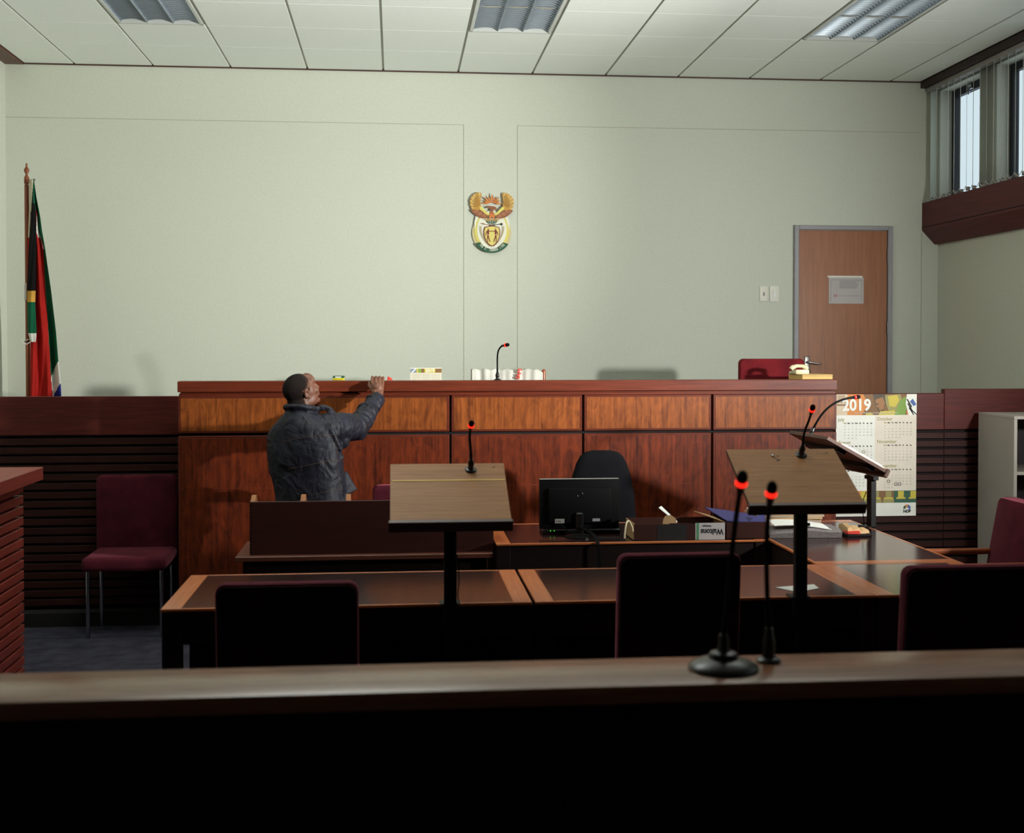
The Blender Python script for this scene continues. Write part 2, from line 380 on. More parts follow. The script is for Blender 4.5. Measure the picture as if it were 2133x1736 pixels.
# three louvre fittings
def fixture(first, i, j, label):
    x0, x1 = colsx[i], colsx[i+1]; y1, y0 = rows[j], rows[j+2]; cx, cyy = (x0+x1)/2, (y0+y1)/2
    if first is not None: return dup(first, (cx, cyy, CE), 0, label, 'louvred ceiling lights')
    t = thing('ceiling_light', label, 'ceiling light', (cx, cyy, CE), 0, 'louvred ceiling lights')
    w, l = .60, 1.2
    b = MB()
    for sx in (-1, 1): b.box(sx*(w/2-.014), sx*(w/2-.036), -l/2+.01, l/2-.01, -.004, .09, bev=.002)
    for sy in (-1, 1): b.box(-w/2+.014, w/2-.014, sy*(l/2-.01), sy*(l/2-.034), -.004, .09, bev=.002)
    b.box(-w/2+.02, w/2-.02, -l/2+.02, l/2-.02, .09, .10); obj('housing', b, 'fixw', t)
    n = 24; bw = (w-.072)/3; b = MB()
    for k in range(4):
        x = -w/2+.036+bw*k
        b.prism([(x-.003, .0), (x+.003, .0), (x+.012, .055), (x-.012, .055)], -l/2+.035, l/2-.035, 'xz')
    for k in range(3):
        xa = -w/2+.036+bw*k
        for q in range(1, n):
            y = -l/2+.035+(l-.07)*q/n
            m = 8; ring = []
            for h, th in ((.048, .012), (.024, .004), (0.0, .0012)):
                ring.append([Vector((xa+.012*(h/.055)+(bw-.024*(h/.055))*e/m, y+th, h*(1-.0*abs(e/m-.5)) + (.014*(1-(2*e/m-1)**2) if h == 0 else 0))) for e in range(m+1)]
                            + [Vector((xa+.012*(h/.055)+(bw-.024*(h/.055))*e/m, y-th, h + (.014*(1-(2*e/m-1)**2) if h == 0 else 0))) for e in range(m, -1, -1)])
            b.loft(ring)
    obj('louvre', b, 'alu', t)
    for k in range(3):
        b = MB(); x = -w/2+.036+bw*(k+.5); b.tube([(x, -l/2+.04, .07), (x, l/2-.04, .07)], .013, 12); obj('tube', b, 'tube', t)
    return t
fx = fixture(None, *FIX[0], 'louvred ceiling light on the left, nearest the flag corner')
fixture(fx, *FIX[1], 'louvred ceiling light in the middle of the ceiling')
fixture(fx, *FIX[2], 'louvred ceiling light on the right, nearest the windows')
# vertical blind on the visible windows
VY0, VY1 = 7.9, 9.90; VX = 4.44
t = thing('vertical_blind', 'open white vertical blind with thin vanes hanging in front of the clerestory windows', 'blind', (VX, 9.0, 2.95))
off = t.location.copy()
b = MB(); b.box(VX-.03, VX+.02, VY0, VY1, 3.862, 3.90, bev=.004); obj('headrail', b, 'rail', t, off=off)
vy = VY1-.03; vi = 0; vpts = []
va = math.radians(63.7)
while vy > VY0+.05:
    aj = va+random.uniform(-.02, .02) + (vy-9)*.045
    d = Vector((math.cos(aj), math.sin(aj), 0))*.052; n = Vector((-d.y, d.x, 0)).normalized()*.0012
    b = MB(); c = Vector((VX, vy, 0)); lo_z = 2.985+random.uniform(-.004, .004)
    ring = lambda z: [c+d+n+_z*z, c-d+n+_z*z, c-d-n+_z*z, c+d-n+_z*z]
    b.loft([ring(lo_z), ring(3.862)]); obj('vane', b, 'vane', t, off=off)
    vpts.append(c-d+_z*lo_z); vi += 1; vy -= .108
for p in vpts:
    b = MB(); b.box(p.x-.004, p.x+.03, p.y-.002, p.y+.002, p.z-.03, p.z, bev=.001); obj('bottom_weight', b, 'rail', t, off=off)
b = MB()
for p, q in zip(vpts, vpts[1:]):
    pts = []
    for k in range(9):
        s_ = k/8; r_ = p.lerp(q, s_); r_.z += .004-.030*4*s_*(1-s_); r_.x -= .004; pts.append(r_)
    b.tube(pts, .0022, 6)
obj('bottom_chain', b, 'chain', t, off=off)

# ------------------------------------------------------------------ door, notice, switches
t = bpy.data.objects.new('door_1', None); COL.objects.link(t); t['kind'] = 'structure'; t.location = (3.70, D, DZ); off = t.location.copy()
b = MB(); b.box(3.287, 3.325, D-.035, D, DZ, 2.747, bev=.004); b.box(4.087, 4.127, D-.035, D, DZ, 2.747, bev=.004); b.box(3.325, 4.087, D-.035, D, 2.712, 2.747, bev=.004)
obj('door_frame', b, 'steel', t, off=off)
b = MB(); b.box(3.329, 4.083, D-.016, D, DZ+.005, 2.708, bev=.002); obj('door_leaf', b, 'door', t, off=off)
b = MB(); b.box(3.375, 3.423, D-.026, D-.016, 1.46, 1.665, bev=.008, seg=3); hp = obj('lock_plate', b, 'handle', t, off=off)
b = MB(); b.cap((3.40, D-.026, 1.615), (3.40, D-.065, 1.615), .010, .010); b.cap((3.40, D-.065, 1.615), (3.50, D-.068, 1.600), .010, .009); h = obj('door_handle', b, 'handle', t, off=off)
for z in (2.5, 1.9, .95):
    b = MB(); b.tube([(4.085, D-.036, z-.05), (4.085, D-.036, z+.05)], .007); obj('hinge', b, 'steel', t, off=off)
b = MB(); b.box(3.584, 3.882, D-.019, D-.016, 2.101, 2.318); 
nt_ = tag(obj('notice', b, 'note', off=(3.733, D-.017, 2.21)), 'white printed notice sheet taped to the wooden door', 'notice')
b = MB(); b.box(3.572, 3.872, D-.0198, D-.019, 2.318, 2.332); b.rnd(.0006); obj('tape_strip', b, 'offw', nt_, off=nt_.location)
b = MB()
b.box(3.600, 3.870, D-.0195, D-.019, 2.296, 2.299); b.box(3.600, 3.603, D-.0195, D-.019, 2.12, 2.30); b.box(3.864, 3.867, D-.0195, D-.019, 2.12, 2.30)
for k in range(6): b.box(3.675, 3.675+random.uniform(.12, .18), D-.0195, D-.019, 2.285-k*.011, 2.289-k*.011)
b.box(3.67, 3.86, D-.0195, D-.019, 2.165, 2.168)
obj('print', b, 'ink', nt_, off=nt_.location)
b = MB(); b.text('H', .045, (3.625, D-.0195, 2.15), rot=.1); obj('red_mark', b, 'redink', nt_, off=nt_.location)
def switch(x0, x1, z0, z1, label, kind):
    t = thing('light_switch', label, 'light switch', ((x0+x1)/2, D, z0)); o = t.location.copy()
    b = MB(); b.box(x0, x1, D-.009, D, z0, z1, bev=.003, seg=2); obj('cover_plate', b, 'offw', t, off=o)
    cx, cz = (x0+x1)/2, (z0+z1)/2
    b = MB()
    if kind: b.box(cx-.008, cx+.008, D-.013, D-.009, cz-.018, cz+.014, bev=.002)
    else: b.box(cx-.014, cx+.014, D-.013, D-.009, cz-.03, cz+.03, bev=.004)
    obj('rocker', b, 'cgrey' if kind else 'white', t, off=o)
switch(2.999, 3.069, 2.119, 2.241, 'cream light switch plate with a grey toggle, left of the pair beside the door', 1)
switch(3.085, 3.163, 2.115, 2.246, 'white rocker light switch plate, right of the pair beside the door', 0)

# ------------------------------------------------------------------ coat of arms on the back wall
t = thing('wall_emblem', 'coat of arms plaque with spread wings and shield on the cream wall', 'emblem', (.777, D, 2.74)); off = Vector((.777, D, 2.74))
K = .000474; Y0 = -.010
def ez(p): return ((p[0]-1028)*K, (880-p[1])*K)
def elay(mb, poly, lay, m): mb.prism([ez(p) for p in poly], Y0-.004*lay-.004, Y0-.004*lay+.0005, 'xz', m)
def oval(cx, cy_, rx, ry, a0=0, a1=360, n=48): return [(cx+rx*math.cos(math.radians(a0+(a1-a0)*k/n)), cy_+ry*math.sin(math.radians(a0+(a1-a0)*k/n))) for k in range(n+1 if a1-a0 < 360 else n)]
b = MB(); b.prism([ez(p) for p in oval(1028, 1040, 335, 345)], Y0-.004, 0, 'xz', 0); obj('backing_oval', b, 'etan', t, label='tan outer oval')
b = MB(); elay(b, oval(1028, 1000, 300, 330), 1, 0); elay(b, oval(1028, 1000, 290, 322), 1.3, 1); obj('inner_oval', b, ['eyel', 'eyel'], t)
b = MB(); elay(b, oval(1028, 990, 252, 325), 2, 0); obj('white_field', b, 'ewhite', t)
b = MB()
for s_ in (-1, 1):   # ivory ribbon between tan and yellow
    elay(b, [(1028+s_*x, y) for x, y in ((275, 760), (225, 780), (262, 860), (290, 980), (300, 980), (296, 860))], 1.8, 0)
obj('ribbon', b, 'ewhite', t)
# wings
for s_ in (-1, 1):
    b = MB(); NF = 15
    for k in range(NF):     # primaries fan out from the wrist of the wing
        q = k/(NF-1); a = math.radians(97-102*q); L_ = 262-20*q+14*math.sin(q*PI)
        bx, by = 196+20*(1-q), 622+10*q; ca, sa = math.cos(a), math.sin(a); L_ = L_*(1 if q < .62 else 1-.62*(q-.62))
        tipx, tipy = bx+L_*ca*.78, by-L_*sa; w0, w1 = 10, 17
        elay(b, [(1028+s_*x, y) for x, y in ((bx-w0*sa, by-w0*ca), (tipx-w1*sa-22*ca, tipy-w1*ca+22*sa), (tipx-6*sa, tipy-6*ca), (tipx+8*sa, tipy+4*ca), (tipx+w1*sa-24*ca, tipy+w1*ca+24*sa), (bx+w0*sa, by+w0*ca))], 3+.5*(k % 2), k % 2)
    elay(b, [(1028+s_*x, y) for x, y in ((245, 366), (262, 400), (278, 480), (292, 560), (318, 655), (230, 662), (180, 640), (186, 590), (205, 500), (225, 420))], 4.1, 0)
    for k in range(7):
        q = k/6; a = math.radians(88-72*q); bx, by = 215, 622; ca, sa = math.cos(a), math.sin(a); L_ = 215-60*q
        elay(b, [(1028+s_*x, y) for x, y in ((bx+40*ca-2*sa, by-40*sa-2*ca), (bx+L_*ca*.78-4*sa, by-L_*sa-4*ca), (bx+L_*ca*.78+4*sa, by-L_*sa+4*ca), (bx+40*ca+2*sa, by-40*sa+2*ca))], 4.4, 2)
    obj('upper_wing', b, ['egold', 'egold2', 'egold3'], t, label='golden upper wing of the bird')
    b = MB(); elay(b, [(1028+s_*x, y) for x, y in ((355, 655), (342, 690), (315, 715), (280, 745), (245, 768), (205, 785), (165, 800), (120, 800), (10, 800), (15, 745), (80, 745), (160, 690), (215, 650))], 4, 0)
    for k in range(8):
        q = k/7; x, y = 362-270*q, 656+128*q-20*math.sin(q*PI)*-.6
        elay(b, [(1028+s_*(x-95+60*q), 655+60*q), (1028+s_*x, y), (1028+s_*(x-4), y+16), (1028+s_*(x-40), y+26), (1028+s_*(x-110+60*q), y+20)], 4.2+.3*(k % 2), k % 2)
    obj('lower_wing', b, ['ebrown', 'ebrown2'], t, label='brown lower wing of the bird')
    b = MB(); elay(b, [(1028+s_*x, y) for x, y in ((212, 605), (205, 650), (150, 690), (90, 740), (40, 745), (40, 715), (80, 700), (130, 650), (175, 600))], 4.8, 0); obj('wing_edge', b, 'eyel', t)
b = MB()
for k in range(9):
    a = math.radians(180+k*22.5); tip = 170 if k % 2 else 205
    cx, cyq = 1028, 545
    w_ = .30 if k % 2 == 0 else .24
    p1 = (cx+88*math.cos(a-w_), cyq+60*math.sin(a-w_)); p2 = (cx+88*math.cos(a+w_), cyq+60*math.sin(a+w_))
    tp = (cx+tip*math.cos(a), cyq+tip*(.84 if k % 2 == 0 else .86)*math.sin(a))
    elay(b, [p1, tp, p2], 3+.4*(k % 2 == 0), 0); elay(b, [(p1[0]*.35+p2[0]*.65, p1[1]*.35+p2[1]*.65), tp, (p2[0]*1.0, p2[1])] if k > 4 else [p1, tp, (p1[0]*.65+p2[0]*.35, p1[1]*.65+p2[1]*.35)], 3.8+.4*(k % 2 == 0), 1)
elay(b, oval(1028, 560, 128, 62, 180, 360, 20)+[(1100, 548), (1028, 520), (956, 548)], 2.6, 0)
obj('sun', b, ['eora', 'egold'], t)
b = MB(); elay(b, [(930, 605), (965, 600), (1010, 590), (1060, 595), (1100, 610), (1115, 650), (1090, 655), (1055, 650), (1052, 690), (1065, 745), (990, 745), (1000, 690), (1010, 640), (985, 625), (955, 635)], 5, 0)
obj('bird', b, 'ebrown', t)
b = MB(); elay(b, [(1000, 690), (1055, 690), (1060, 745), (1100, 775), (1150, 798), (905, 798), (960, 775), (995, 745)], 5.3, 0); elay(b, [(1005, 720), (1050, 720), (1028, 700)], 5.6, 1); elay(b, [(1010, 795), (1048, 795), (1028, 776)], 5.6, 2)
elay(b, [(935, 795), (985, 795), (970, 760)], 5.6, 3); elay(b, [(1071, 795), (1121, 795), (1086, 760)], 5.6, 3); obj('breast', b, ['eora', 'ered', 'eblk', 'egrn'], t)
b = MB()
for k in range(7):
    x = 1028+(k-3)*42
    elay(b, [(x-20, 812), (x+20, 812), (x*.55+1028*.45, 846)], 4, 0 if k % 2 == 0 else 0)
for k in range(5): x = 1028+(k-2)*44; elay(b, [(x-13, 845), (x+13, 845), (x*.4+1028*.6, 905)], 4, 1)
obj('protea', b, ['egold', 'egrn'], t)
b = MB(); elay(b, [(818, 880), (890, 882), (912, 895), (1085, 918), (1085, 926), (905, 904), (880, 900)], 4, 0); elay(b, [(985, 918), (1170, 890), (1172, 899), (985, 927)], 4.2, 1); elay(b, oval(1192, 895, 20, 20, n=18), 4.4, 1)
obj('crossed_weapons', b, ['ebrown', 'eblk'], t, label='crossed spear and club')
sh = [(905, 945), (1028, 920), (1152, 945), (1172, 1010), (1165, 1100), (1130, 1190), (1080, 1245), (1028, 1278), (976, 1245), (926, 1190), (892, 1100), (885, 1010)]
b = MB(); elay(b, sh, 4, 0); elay(b, [(1028+(x-1028)*.90, 1092+(y-1092)*.92) for x, y in sh], 4.6, 1); shd = obj('shield', b, ['ered', 'eshield'], t)
b = MB()
for s_ in (-1, 1):
    f = lambda L: [(1028+s_*x, y) for x, y in L]
    elay(b, [(1028+s_*63+11*math.cos(q), 986+14*math.sin(q)) for q in [2*PI*k/12 for k in range(12)]], 5.2, 0)
    elay(b, f([(76, 1000), (48, 1000), (50, 1070), (74, 1080), (84, 1020)]), 5.2, 0); elay(b, f([(50, 1015), (14, 1030), (0, 1010), (0, 1002), (16, 1018), (50, 1003)]), 5.3, 0)
    elay(b, f([(80, 1005), (104, 1040), (108, 1090), (98, 1090), (92, 1050), (76, 1025)]), 5.3, 0)
    elay(b, f([(78, 1085), (54, 1085), (52, 1110), (40, 1150), (24, 1200), (34, 1200), (54, 1160), (64, 1115)]), 5.3, 0); elay(b, f([(78, 1085), (60, 1090), (66, 1120), (74, 1160), (62, 1200), (72, 1204), (84, 1160), (80, 1110)]), 5.4, 0)
obj('figures', b, 'ered', shd, label='two dark red figures on the shield')
b = MB()
for s_ in (-1, 1):
    for k in range(13):
        q = k/12; x, y = 195-150*q**2.2-0*q, 960+330*q*(1-.05*q)
        for dx, dy in ((14, -16), (-14, -12)):
            elay(b, [(1028+s_*(x-3), y), (1028+s_*(x+dx), y+dy-6), (1028+s_*(x+dx*1.5), y+dy-24), (1028+s_*(x+dx*.3), y-10)], 4, 0)
obj('wheat_ears', b, 'egold', t)
b = MB(); outer = oval(1028, 1045, 335, 342, 28, 152, 36); inner = oval(1028, 1000, 252, 318, 46, 134, 36)
outer = [p for p in oval(1028, 1045, 338, 343, 33, 147, 36)]; inner = [p for p in oval(1028, 990, 262, 330, 41, 139, 36)]
n_ = len(outer)
for k in range(n_-1): elay(b, [outer[k], outer[k+1], inner[k+1], inner[k]], 5, 0)
motto = '!KE E: /XARRA //KE'; L = len(motto)
for k, ch in enumerate(motto):
    if ch == ' ': continue
    q = k/(L-1); a = math.radians(136-92*q); rx, ry = 296, 326
    px, py_ = 1028+rx*math.cos(a), 1020+ry*math.sin(a)
    tang = math.atan2(ry*math.cos(a), -rx*math.sin(a))   # image-space slope, moving right
    ang = math.atan2(-(ry*math.cos(a))*(-1), (-rx*math.sin(a))*(-1))
    X, Z = ez((px, py_+12)); slope = math.atan2(math.cos(a)*ry, math.sin(a)*rx)
    b.text(ch, .029, (X, Y0-.026, Z), m=1, rot=slope, align='CENTER', ext=.001, bold=.0005, sx=.66)
obj('motto_scroll', b, ['egrn', 'ewhite'], t, label='green scroll with white motto')

# ------------------------------------------------------------------ flag on its pole
t = thing('flag', 'red, green, white, blue, black and gold flag furled on a wooden pole', 'flag', (-2.715, 9.4, DZ)); off = t.location.copy()
FX = -2.715; FY = 9.4
b = MB(); b.lathe([(.0, DZ), (.16, DZ), (.16, DZ+.02), (.05, DZ+.05), (.028, DZ+.07), (.028, DZ+.12), (0, DZ+.12)], (FX, FY, 0), 28); obj('pole_base', b, 'pole', t, off=off)
b = MB(); b.lathe([(.0, DZ+.1), (.0165, DZ+.1), (.0165, 2.943), (0, 2.943)], (FX, FY, 0), 20); obj('pole', b, 'pole', t, off=off)
b = MB(); b.lathe([(r_, 1.75+(z_-1.75)*1.0562) for r_, z_ in [(0, 2.88), (.0175, 2.885), (.019, 2.90), (.018, 2.93), (.0095, 2.945), (.0085, 2.955), (.018, 2.972), (.019, 2.985), (.0105, 3.0), (.0053, 3.008), (.008, 3.02), (.0042, 3.03), (0, 3.03)]], (FX, FY, 0), 20); obj('finial', b, 'pole', t, off=off)
b = MB(); b.cap((FX+.015, FY, 2.975), (FX+.05, FY-.01, 2.977), .006, .006); b.ell((FX+.055, FY-.012, 2.98), (.016, .008, .007)); obj('hook', b, 'handle', t, off=off)
b = MB(); b.box(FX-.017, FX-.002, FY-.0185, FY-.010, 2.088, 2.215); obj('sticker', b, 'fwhite', t, off=off)
b = MB()
def z2(px, py_, y): return PY(px/3.213, 320+py_/3.213, y)
def interp(tab, y):
    if y <= tab[0][0]: return tab[0][1]
    for (a, va_), (c, vc) in zip(tab, tab[1:]):
        if y <= c: return va_+(vc-va_)*(y-a)/(c-a)
    return tab[-1][1]
xl = [(170, 205), (300, 200), (520, 190), (760, 186), (1000, 184), (1260, 205), (1500, 204), (1900, 200)]
xr = [(170, 228), (210, 232), (300, 245), (420, 268), (520, 282), (640, 303), (760, 320), (920, 343), (1000, 352), (1200, 376), (1380, 390), (1500, 404), (1625, 411), (1900, 430)]
NR, NC = 170, 56; H0, H1 = 170, 2080; grid = []
for r in range(NR+1):
    y = H0+(H1-H0)*r/NR; row = []; a, c = interp(xl, y), interp(xr, y); sp = min(1, (y-H0)/500+.12)
    for k in range(NC+1):
        q = k/NC; x = a+(c-a)*q
        dep = -.02-.035*sp*math.sin(q*PI*4.2+.6)*(.6+.4*q) + .025*q*sp + .012*sp*math.sin(q*23+y*.006)
        row.append((z2(x, y, FY+dep), x, y))
    grid.append(row)
vv = [[b.bm.verts.new(p[0]) for p in r] for r in grid]
grl = [(190, 222), (400, 244), (525, 258), (640, 290), (920, 305), (1200, 322), (1500, 340), (1625, 352), (2100, 400)]
def fcol(x, y):
    g = interp(grl, y)
    if x < g:
        if y < 560 and x < interp([(170, 226), (380, 214), (560, 200)], y): return 5
        if y < 380: return 1
        if 380 <= y < 560 and x > 243: return 2 if (y-400) < (x-243)*4+125 else 0
        if y < 640 and x > 262+(y-525)*.23 and x > 243: return 2
        return 0
    if y < 1380: 
        if 400 < y < 640 and x < g+6: return 2
        return 1
    lim = 1390+(390-x)*2.1
    if y < lim: return 1
    return 2 if y < 1535+(405-x)*1.9 else 3
for r in range(NR):
    for k in range(NC):
        f = b.bm.faces.new((vv[r][k], vv[r][k+1], vv[r+1][k+1], vv[r+1][k])); p, q = grid[r][k], grid[r+1][k+1]
        f.material_index = fcol((p[1]+q[1])/2, (p[2]+q[2])/2)
# front fold: cream, black, gold, green, white
fl = [(175, 196), (300, 196), (420, 208), (640, 190), (900, 182), (1000, 183), (1200, 186), (1262, 205)]; fr = [(175, 226), (300, 232), (420, 243), (640, 243), (900, 239), (1000, 236), (1200, 245), (1262, 240)]
NR2, NC2 = 130, 14; g2 = []
for r in range(NR2+1):
    y = 175+(1262-175)*r/NR2; a, c = interp(fl, y), interp(fr, y); row = []
    for k in range(NC2+1):
        q = k/NC2; x = a+(c-a)*q; row.append((z2(x, y, FY-.055-.02*math.sin(q*PI)-.006*math.sin(q*9+y*.01)), x, y))
    g2.append(row)
v2 = [[b.bm.verts.new(p[0]) for p in r] for r in g2]
for r in range(NR2):
    for k in range(NC2):
        f = b.bm.faces.new((v2[r][k], v2[r][k+1], v2[r+1][k+1], v2[r+1][k])); p, q = g2[r][k], g2[r+1][k+1]; x, y = (p[1]+q[1])/2, (p[2]+q[2])/2
        f.material_index = (5 if y < 480 and x < interp([(175, 222), (300, 214), (480, 200)], y) else 1 if (y < 330 and x > 222) else 4 if y < 918 else 6 if y < 998 else 1 if y < 1200 else 2)
fc = obj('flag_cloth', b, ['fred', 'fgreen', 'fwhite', 'fblue', 'fblack', 'fcream', 'fgold'], t, ang=80, off=off)
sm = fc.modifiers.new('s', 'SOLIDIFY'); sm.thickness = .002
b = MB(); cz = 1.792
b.tube([(FX+.024*math.cos(q), FY+.024*math.sin(q)-.002, cz+.012*math.cos(q)) for q in [2*PI*k/20 for k in range(21)]], .004, 8)
b.tube([(FX-.02, FY-.03, cz+.01), (FX-.035, FY-.035, cz+.0), (FX-.02, FY-.04, cz-.02), (FX, FY-.03, cz-.03), (FX+.025, FY-.035, cz-.015), (FX+.035, FY-.04, cz+.005)], .004, 8)
obj('tie_cord', b, 'fwhite', t, off=off)

# ------------------------------------------------------------------ slatted partitions beside the bench
def partition(name, x0, x1, top, label):
    t = thing(name, label, 'partition', ((x0+x1)/2, PYF, 0)); o = t.location.copy()
    b = MB(); b.box(x0, x1, PYF, PYF+.055, 1.185, top, bev=.003); obj('top_board', b, 'part', t, off=o)
    b = MB(); b.box(x0, x1, PYF+.025, PYF+.055, .085, 1.185); obj('backing', b, 'slat_back', t, off=o)
    z = 1.185-.019
    while z > .12:
        b = MB(); b.box(x0, x1, PYF+.002, PYF+.025, z-.041, z, bev=.002); obj('slat', b, 'slat', t, off=o); z -= .0565
    return t
partition('slatted_partition', XL, -1.34, 1.430, 'dark slatted wooden partition left of the bench, in front of the flag')
tp = partition('slatted_partition', 2.85, 3.684, 1.430, 'dark slatted wooden partition right of the bench, behind the wall calendar')
partition('slatted_partition', 3.686, XR, 1.458, 'slightly taller dark slatted partition behind the grey cabinet')

# ------------------------------------------------------------------ the bench
BY = 7.65; BX0, BX1, BT = -1.325, 2.826, 1.533
t = thing('judges_bench', 'long high wooden bench with raised veneer panels below the cream wall', 'bench', (.75, BY, 0)); off = t.location.copy()
b = MB(); b.box(BX0+.012, BX1-.012, BY+.022, PYF+.055, 0, 1.45); obj('carcass', b, 'slat_back', t, off=off)
b = MB(); b.box(BX0, BX1, BY-.012, BY+.115, 1.466, BT, bev=.003); b.box(BX0+.006, BX1-.006, BY+.003, BY+.10, 1.4415, 1.457, bev=.002); b.box(BX0+.012, BX1-.012, BY+.02, BY+.10, 1.455, 1.468); obj('top_rail', b, 'cap', t, off=off)
b = MB(); b.box(BX0+.01, BX1-.01, BY+.10, 8.30, 1.40, 1.43, bev=.003); obj('desk_top', b, 'cap', t, off=off)
b = MB(); b.box(BX0+.02, BX0+.06, PYF+.07, 8.27, DZ, 1.40); b.box(BX1-.06, BX1-.02, PYF+.07, 8.27, DZ, 1.40); obj('end_panel', b, 'part', t, off=off)
gx = [BX0, -.49, .341, 1.178, 2.009, BX1]
for i in range(5):
    x0, x1 = gx[i]+(.006 if i else 0), gx[i+1]-(.006 if i < 4 else 0)
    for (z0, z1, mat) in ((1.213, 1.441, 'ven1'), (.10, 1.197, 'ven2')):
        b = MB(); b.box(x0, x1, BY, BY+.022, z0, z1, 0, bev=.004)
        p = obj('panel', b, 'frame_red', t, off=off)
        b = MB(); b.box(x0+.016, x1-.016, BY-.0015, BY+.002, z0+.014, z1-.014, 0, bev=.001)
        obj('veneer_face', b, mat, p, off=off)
b = MB(); b.box(BX0, BX1, BY+.03, BY+.06, 0, .10); obj('kick_board', b, 'slat_back', t, off=off)
b = MB(); b.box(-1.25, -.5, BY-.0022, BY-.0014, .872, .876); b.box(.36, 1.17, BY-.0022, BY-.0014, .872, .880); b.box(1.19, 2.0, BY-.0022, BY-.0014, .872, .875); obj('rub_mark', b, 'cap', t, off=off, label='pale horizontal rub line across the lower panels')

# ------------------------------------------------------------------ chairs
def chair(name, label, loc, rz, w=.48, h=.95, arms=False, legmat='chrome', seat_z=.47, back_z0=.42, group=None, bmat='marback', lean=.05, thick=.06, dep=.44, longarm=False, fab='maroon'):
    """local: sitter faces +y, backrest at y<=0"""
    t = thing(name, label, 'chair', loc, rz, group)
    b = MB(); b.box(-w/2, w/2, .0, dep, seat_z-.085, seat_z, 0, bev=.028, seg=4); obj('seat', b, fab, t)
    # upholstered back: front cushion, and a rear panel darkened with the shade behind
    R = .035; pf = []
    def outline(W, z0, z1, r, n=6):
        o_ = [(-W/2, z0), (W/2, z0)]
        for k in range(n+1): a = PI/2*k/n; o_.append((W/2-r+r*math.cos(a), z1-r+r*math.sin(a)))
        for k in range(n+1): a = PI/2+PI/2*k/n; o_.append((-W/2+r+r*math.cos(a), z1-r+r*math.sin(a)))
        return o_
    sh = Matrix(((1, 0, 0, 0), (0, 1, -lean/(h-back_z0), lean*back_z0/(h-back_z0)), (0, 0, 1, 0), (0, 0, 0, 1)))
    b = MB(); b.prism(outline(w, back_z0, h, R), -.012, thick-.012, 'xz', 0, mat=sh, bev=.012); bk = obj('backrest', b, fab, t)
    b = MB(); b.prism(outline(w-.012, back_z0+.01, h-.010, R), -.018, -.008, 'xz', 0, mat=sh); obj('rear_panel', b, bmat, bk, label='dark rear cloth')
    for sx in (-1, 1):
        for y in (.04, dep-.05):
            b = MB(); x = sx*(w/2-.03); b.tube([(x, y, 0), (x, y, seat_z-.08)], .0125, 12); obj('leg', b, legmat, t)
    b = MB()
    for sx in (-1, 1): b.tube([(sx*(w/2-.03), .05, seat_z-.095), (sx*(w/2-.03), dep-.05, seat_z-.095)], .010, 8)
    b.tube([(-w/2+.03, .06, seat_z-.095), (w/2-.03, .06, seat_z-.095)], .010, 8); obj('under_frame', b, 'blk', t)
    if arms:
        for sx in (-1, 1):
            x = sx*(w/2-.008)
            b = MB(); b.box(x-.022, x+.022, -.005 if not longarm else -.02, .30 if not longarm else .40, .655, .685, bev=.010, seg=3); a_ = obj('armrest', b, 'armwood' if longarm else 'tabdark', t)
            b = MB(); b.box(x-.018, x+.018, .27, .315, .0, .656, bev=.005); obj('arm_post', b, 'tabdark', a_)
            b = MB(); b.box(x-.018, x+.018, -.02, .025, .0, .656, bev=.005); obj('arm_post', b, 'tabdark', a_)
            b = MB(); b.box(x-.014-sx*.02, x-sx*.0, .0, .30, .40, .46, bev=.004); obj('arm_rail', b, 'tabdark', a_)
    return t
G = 'maroon courtroom chairs'
chair('court_chair', 'maroon chair seen from behind at the left desk under the first lectern', (-.375, 4.33, 0), 0, .49, .93, group=G, thick=.055)
chair('court_chair', 'maroon chair seen from behind in the middle, beside the tabletop microphones', (1.021, 4.38, 0), 0, .45, 1.0, group=G)
chair('court_chair', 'maroon chair back cut off by the right edge, nearest the corner table', (2.06, 4.26, 0), 0, .50, .96, group=G)
chair('court_chair', 'maroon armchair turned side-on at the far right, in front of the grey cabinet', (3.14, 5.95, 0), PI/2, .46, .955, arms=True, longarm=True, group=G, lean=.10, thick=.09)
chair('court_chair', 'maroon chair with chrome legs against the left slatted partition', (-1.615, 7.88, 0), PI, .49, .94, group=G, thick=.05, dep=.43, lean=.0, seat_z=.49)
chair('court_chair', 'maroon chair standing behind the left lectern, mostly hidden by it', (.10, 7.22, 0), PI, .47, .93, group=G)
chair('court_chair', 'red chair behind the right end of the bench beside the telephone', (2.62, 8.40, DZ), PI, .46, .99, group=G, lean=0, thick=.07, dep=.36, fab='redfab')
cw = chair('court_chair', 'wooden-edged chair behind the middle of the bench draped with a white cloth', (.78, 8.45, DZ), PI, .44, .905, group=G, lean=.0, dep=.40)
for sx in (-1, 1):
    b = MB(); b.cap((sx*.245, 0, .45), (sx*.245, 0, .905), .014, .014); obj('back_post', b, 'armwood', cw)
b = MB(); N = 60
rings = []
for k in range(N+1):
    x = .52+.49*k/N; w_ = .007*math.sin(k*.33)*(1 if k < 26 or k > 46 else .25)+.003*math.sin(k*.9+1); tz = DZ+.917+.004*math.sin(k*.7)-(.02*max(0, (k-N+6)/6))
    yf = 8.45-.062-.012+w_*1.5; yb = 8.45+.03-w_
    rings.append([Vector((x, yf-.010+w_, tz-.34)), Vector((x, yf-.004, tz-.12)), Vector((x, yf, tz-.01)), Vector((x, yf+.012, tz)), Vector((x, yb-.008, tz)), Vector((x, yb, tz-.012)), Vector((x, yb+.006+w_, tz-.25))])
b.loft(rings, 0, cap=False, closed=False)
clo = tag(obj('white_cloth', b, 'cloth', ang=80, off=(.765, 8.45, DZ+.6)), 'white cloth with red lettering draped over the middle chair behind the bench', 'cloth')
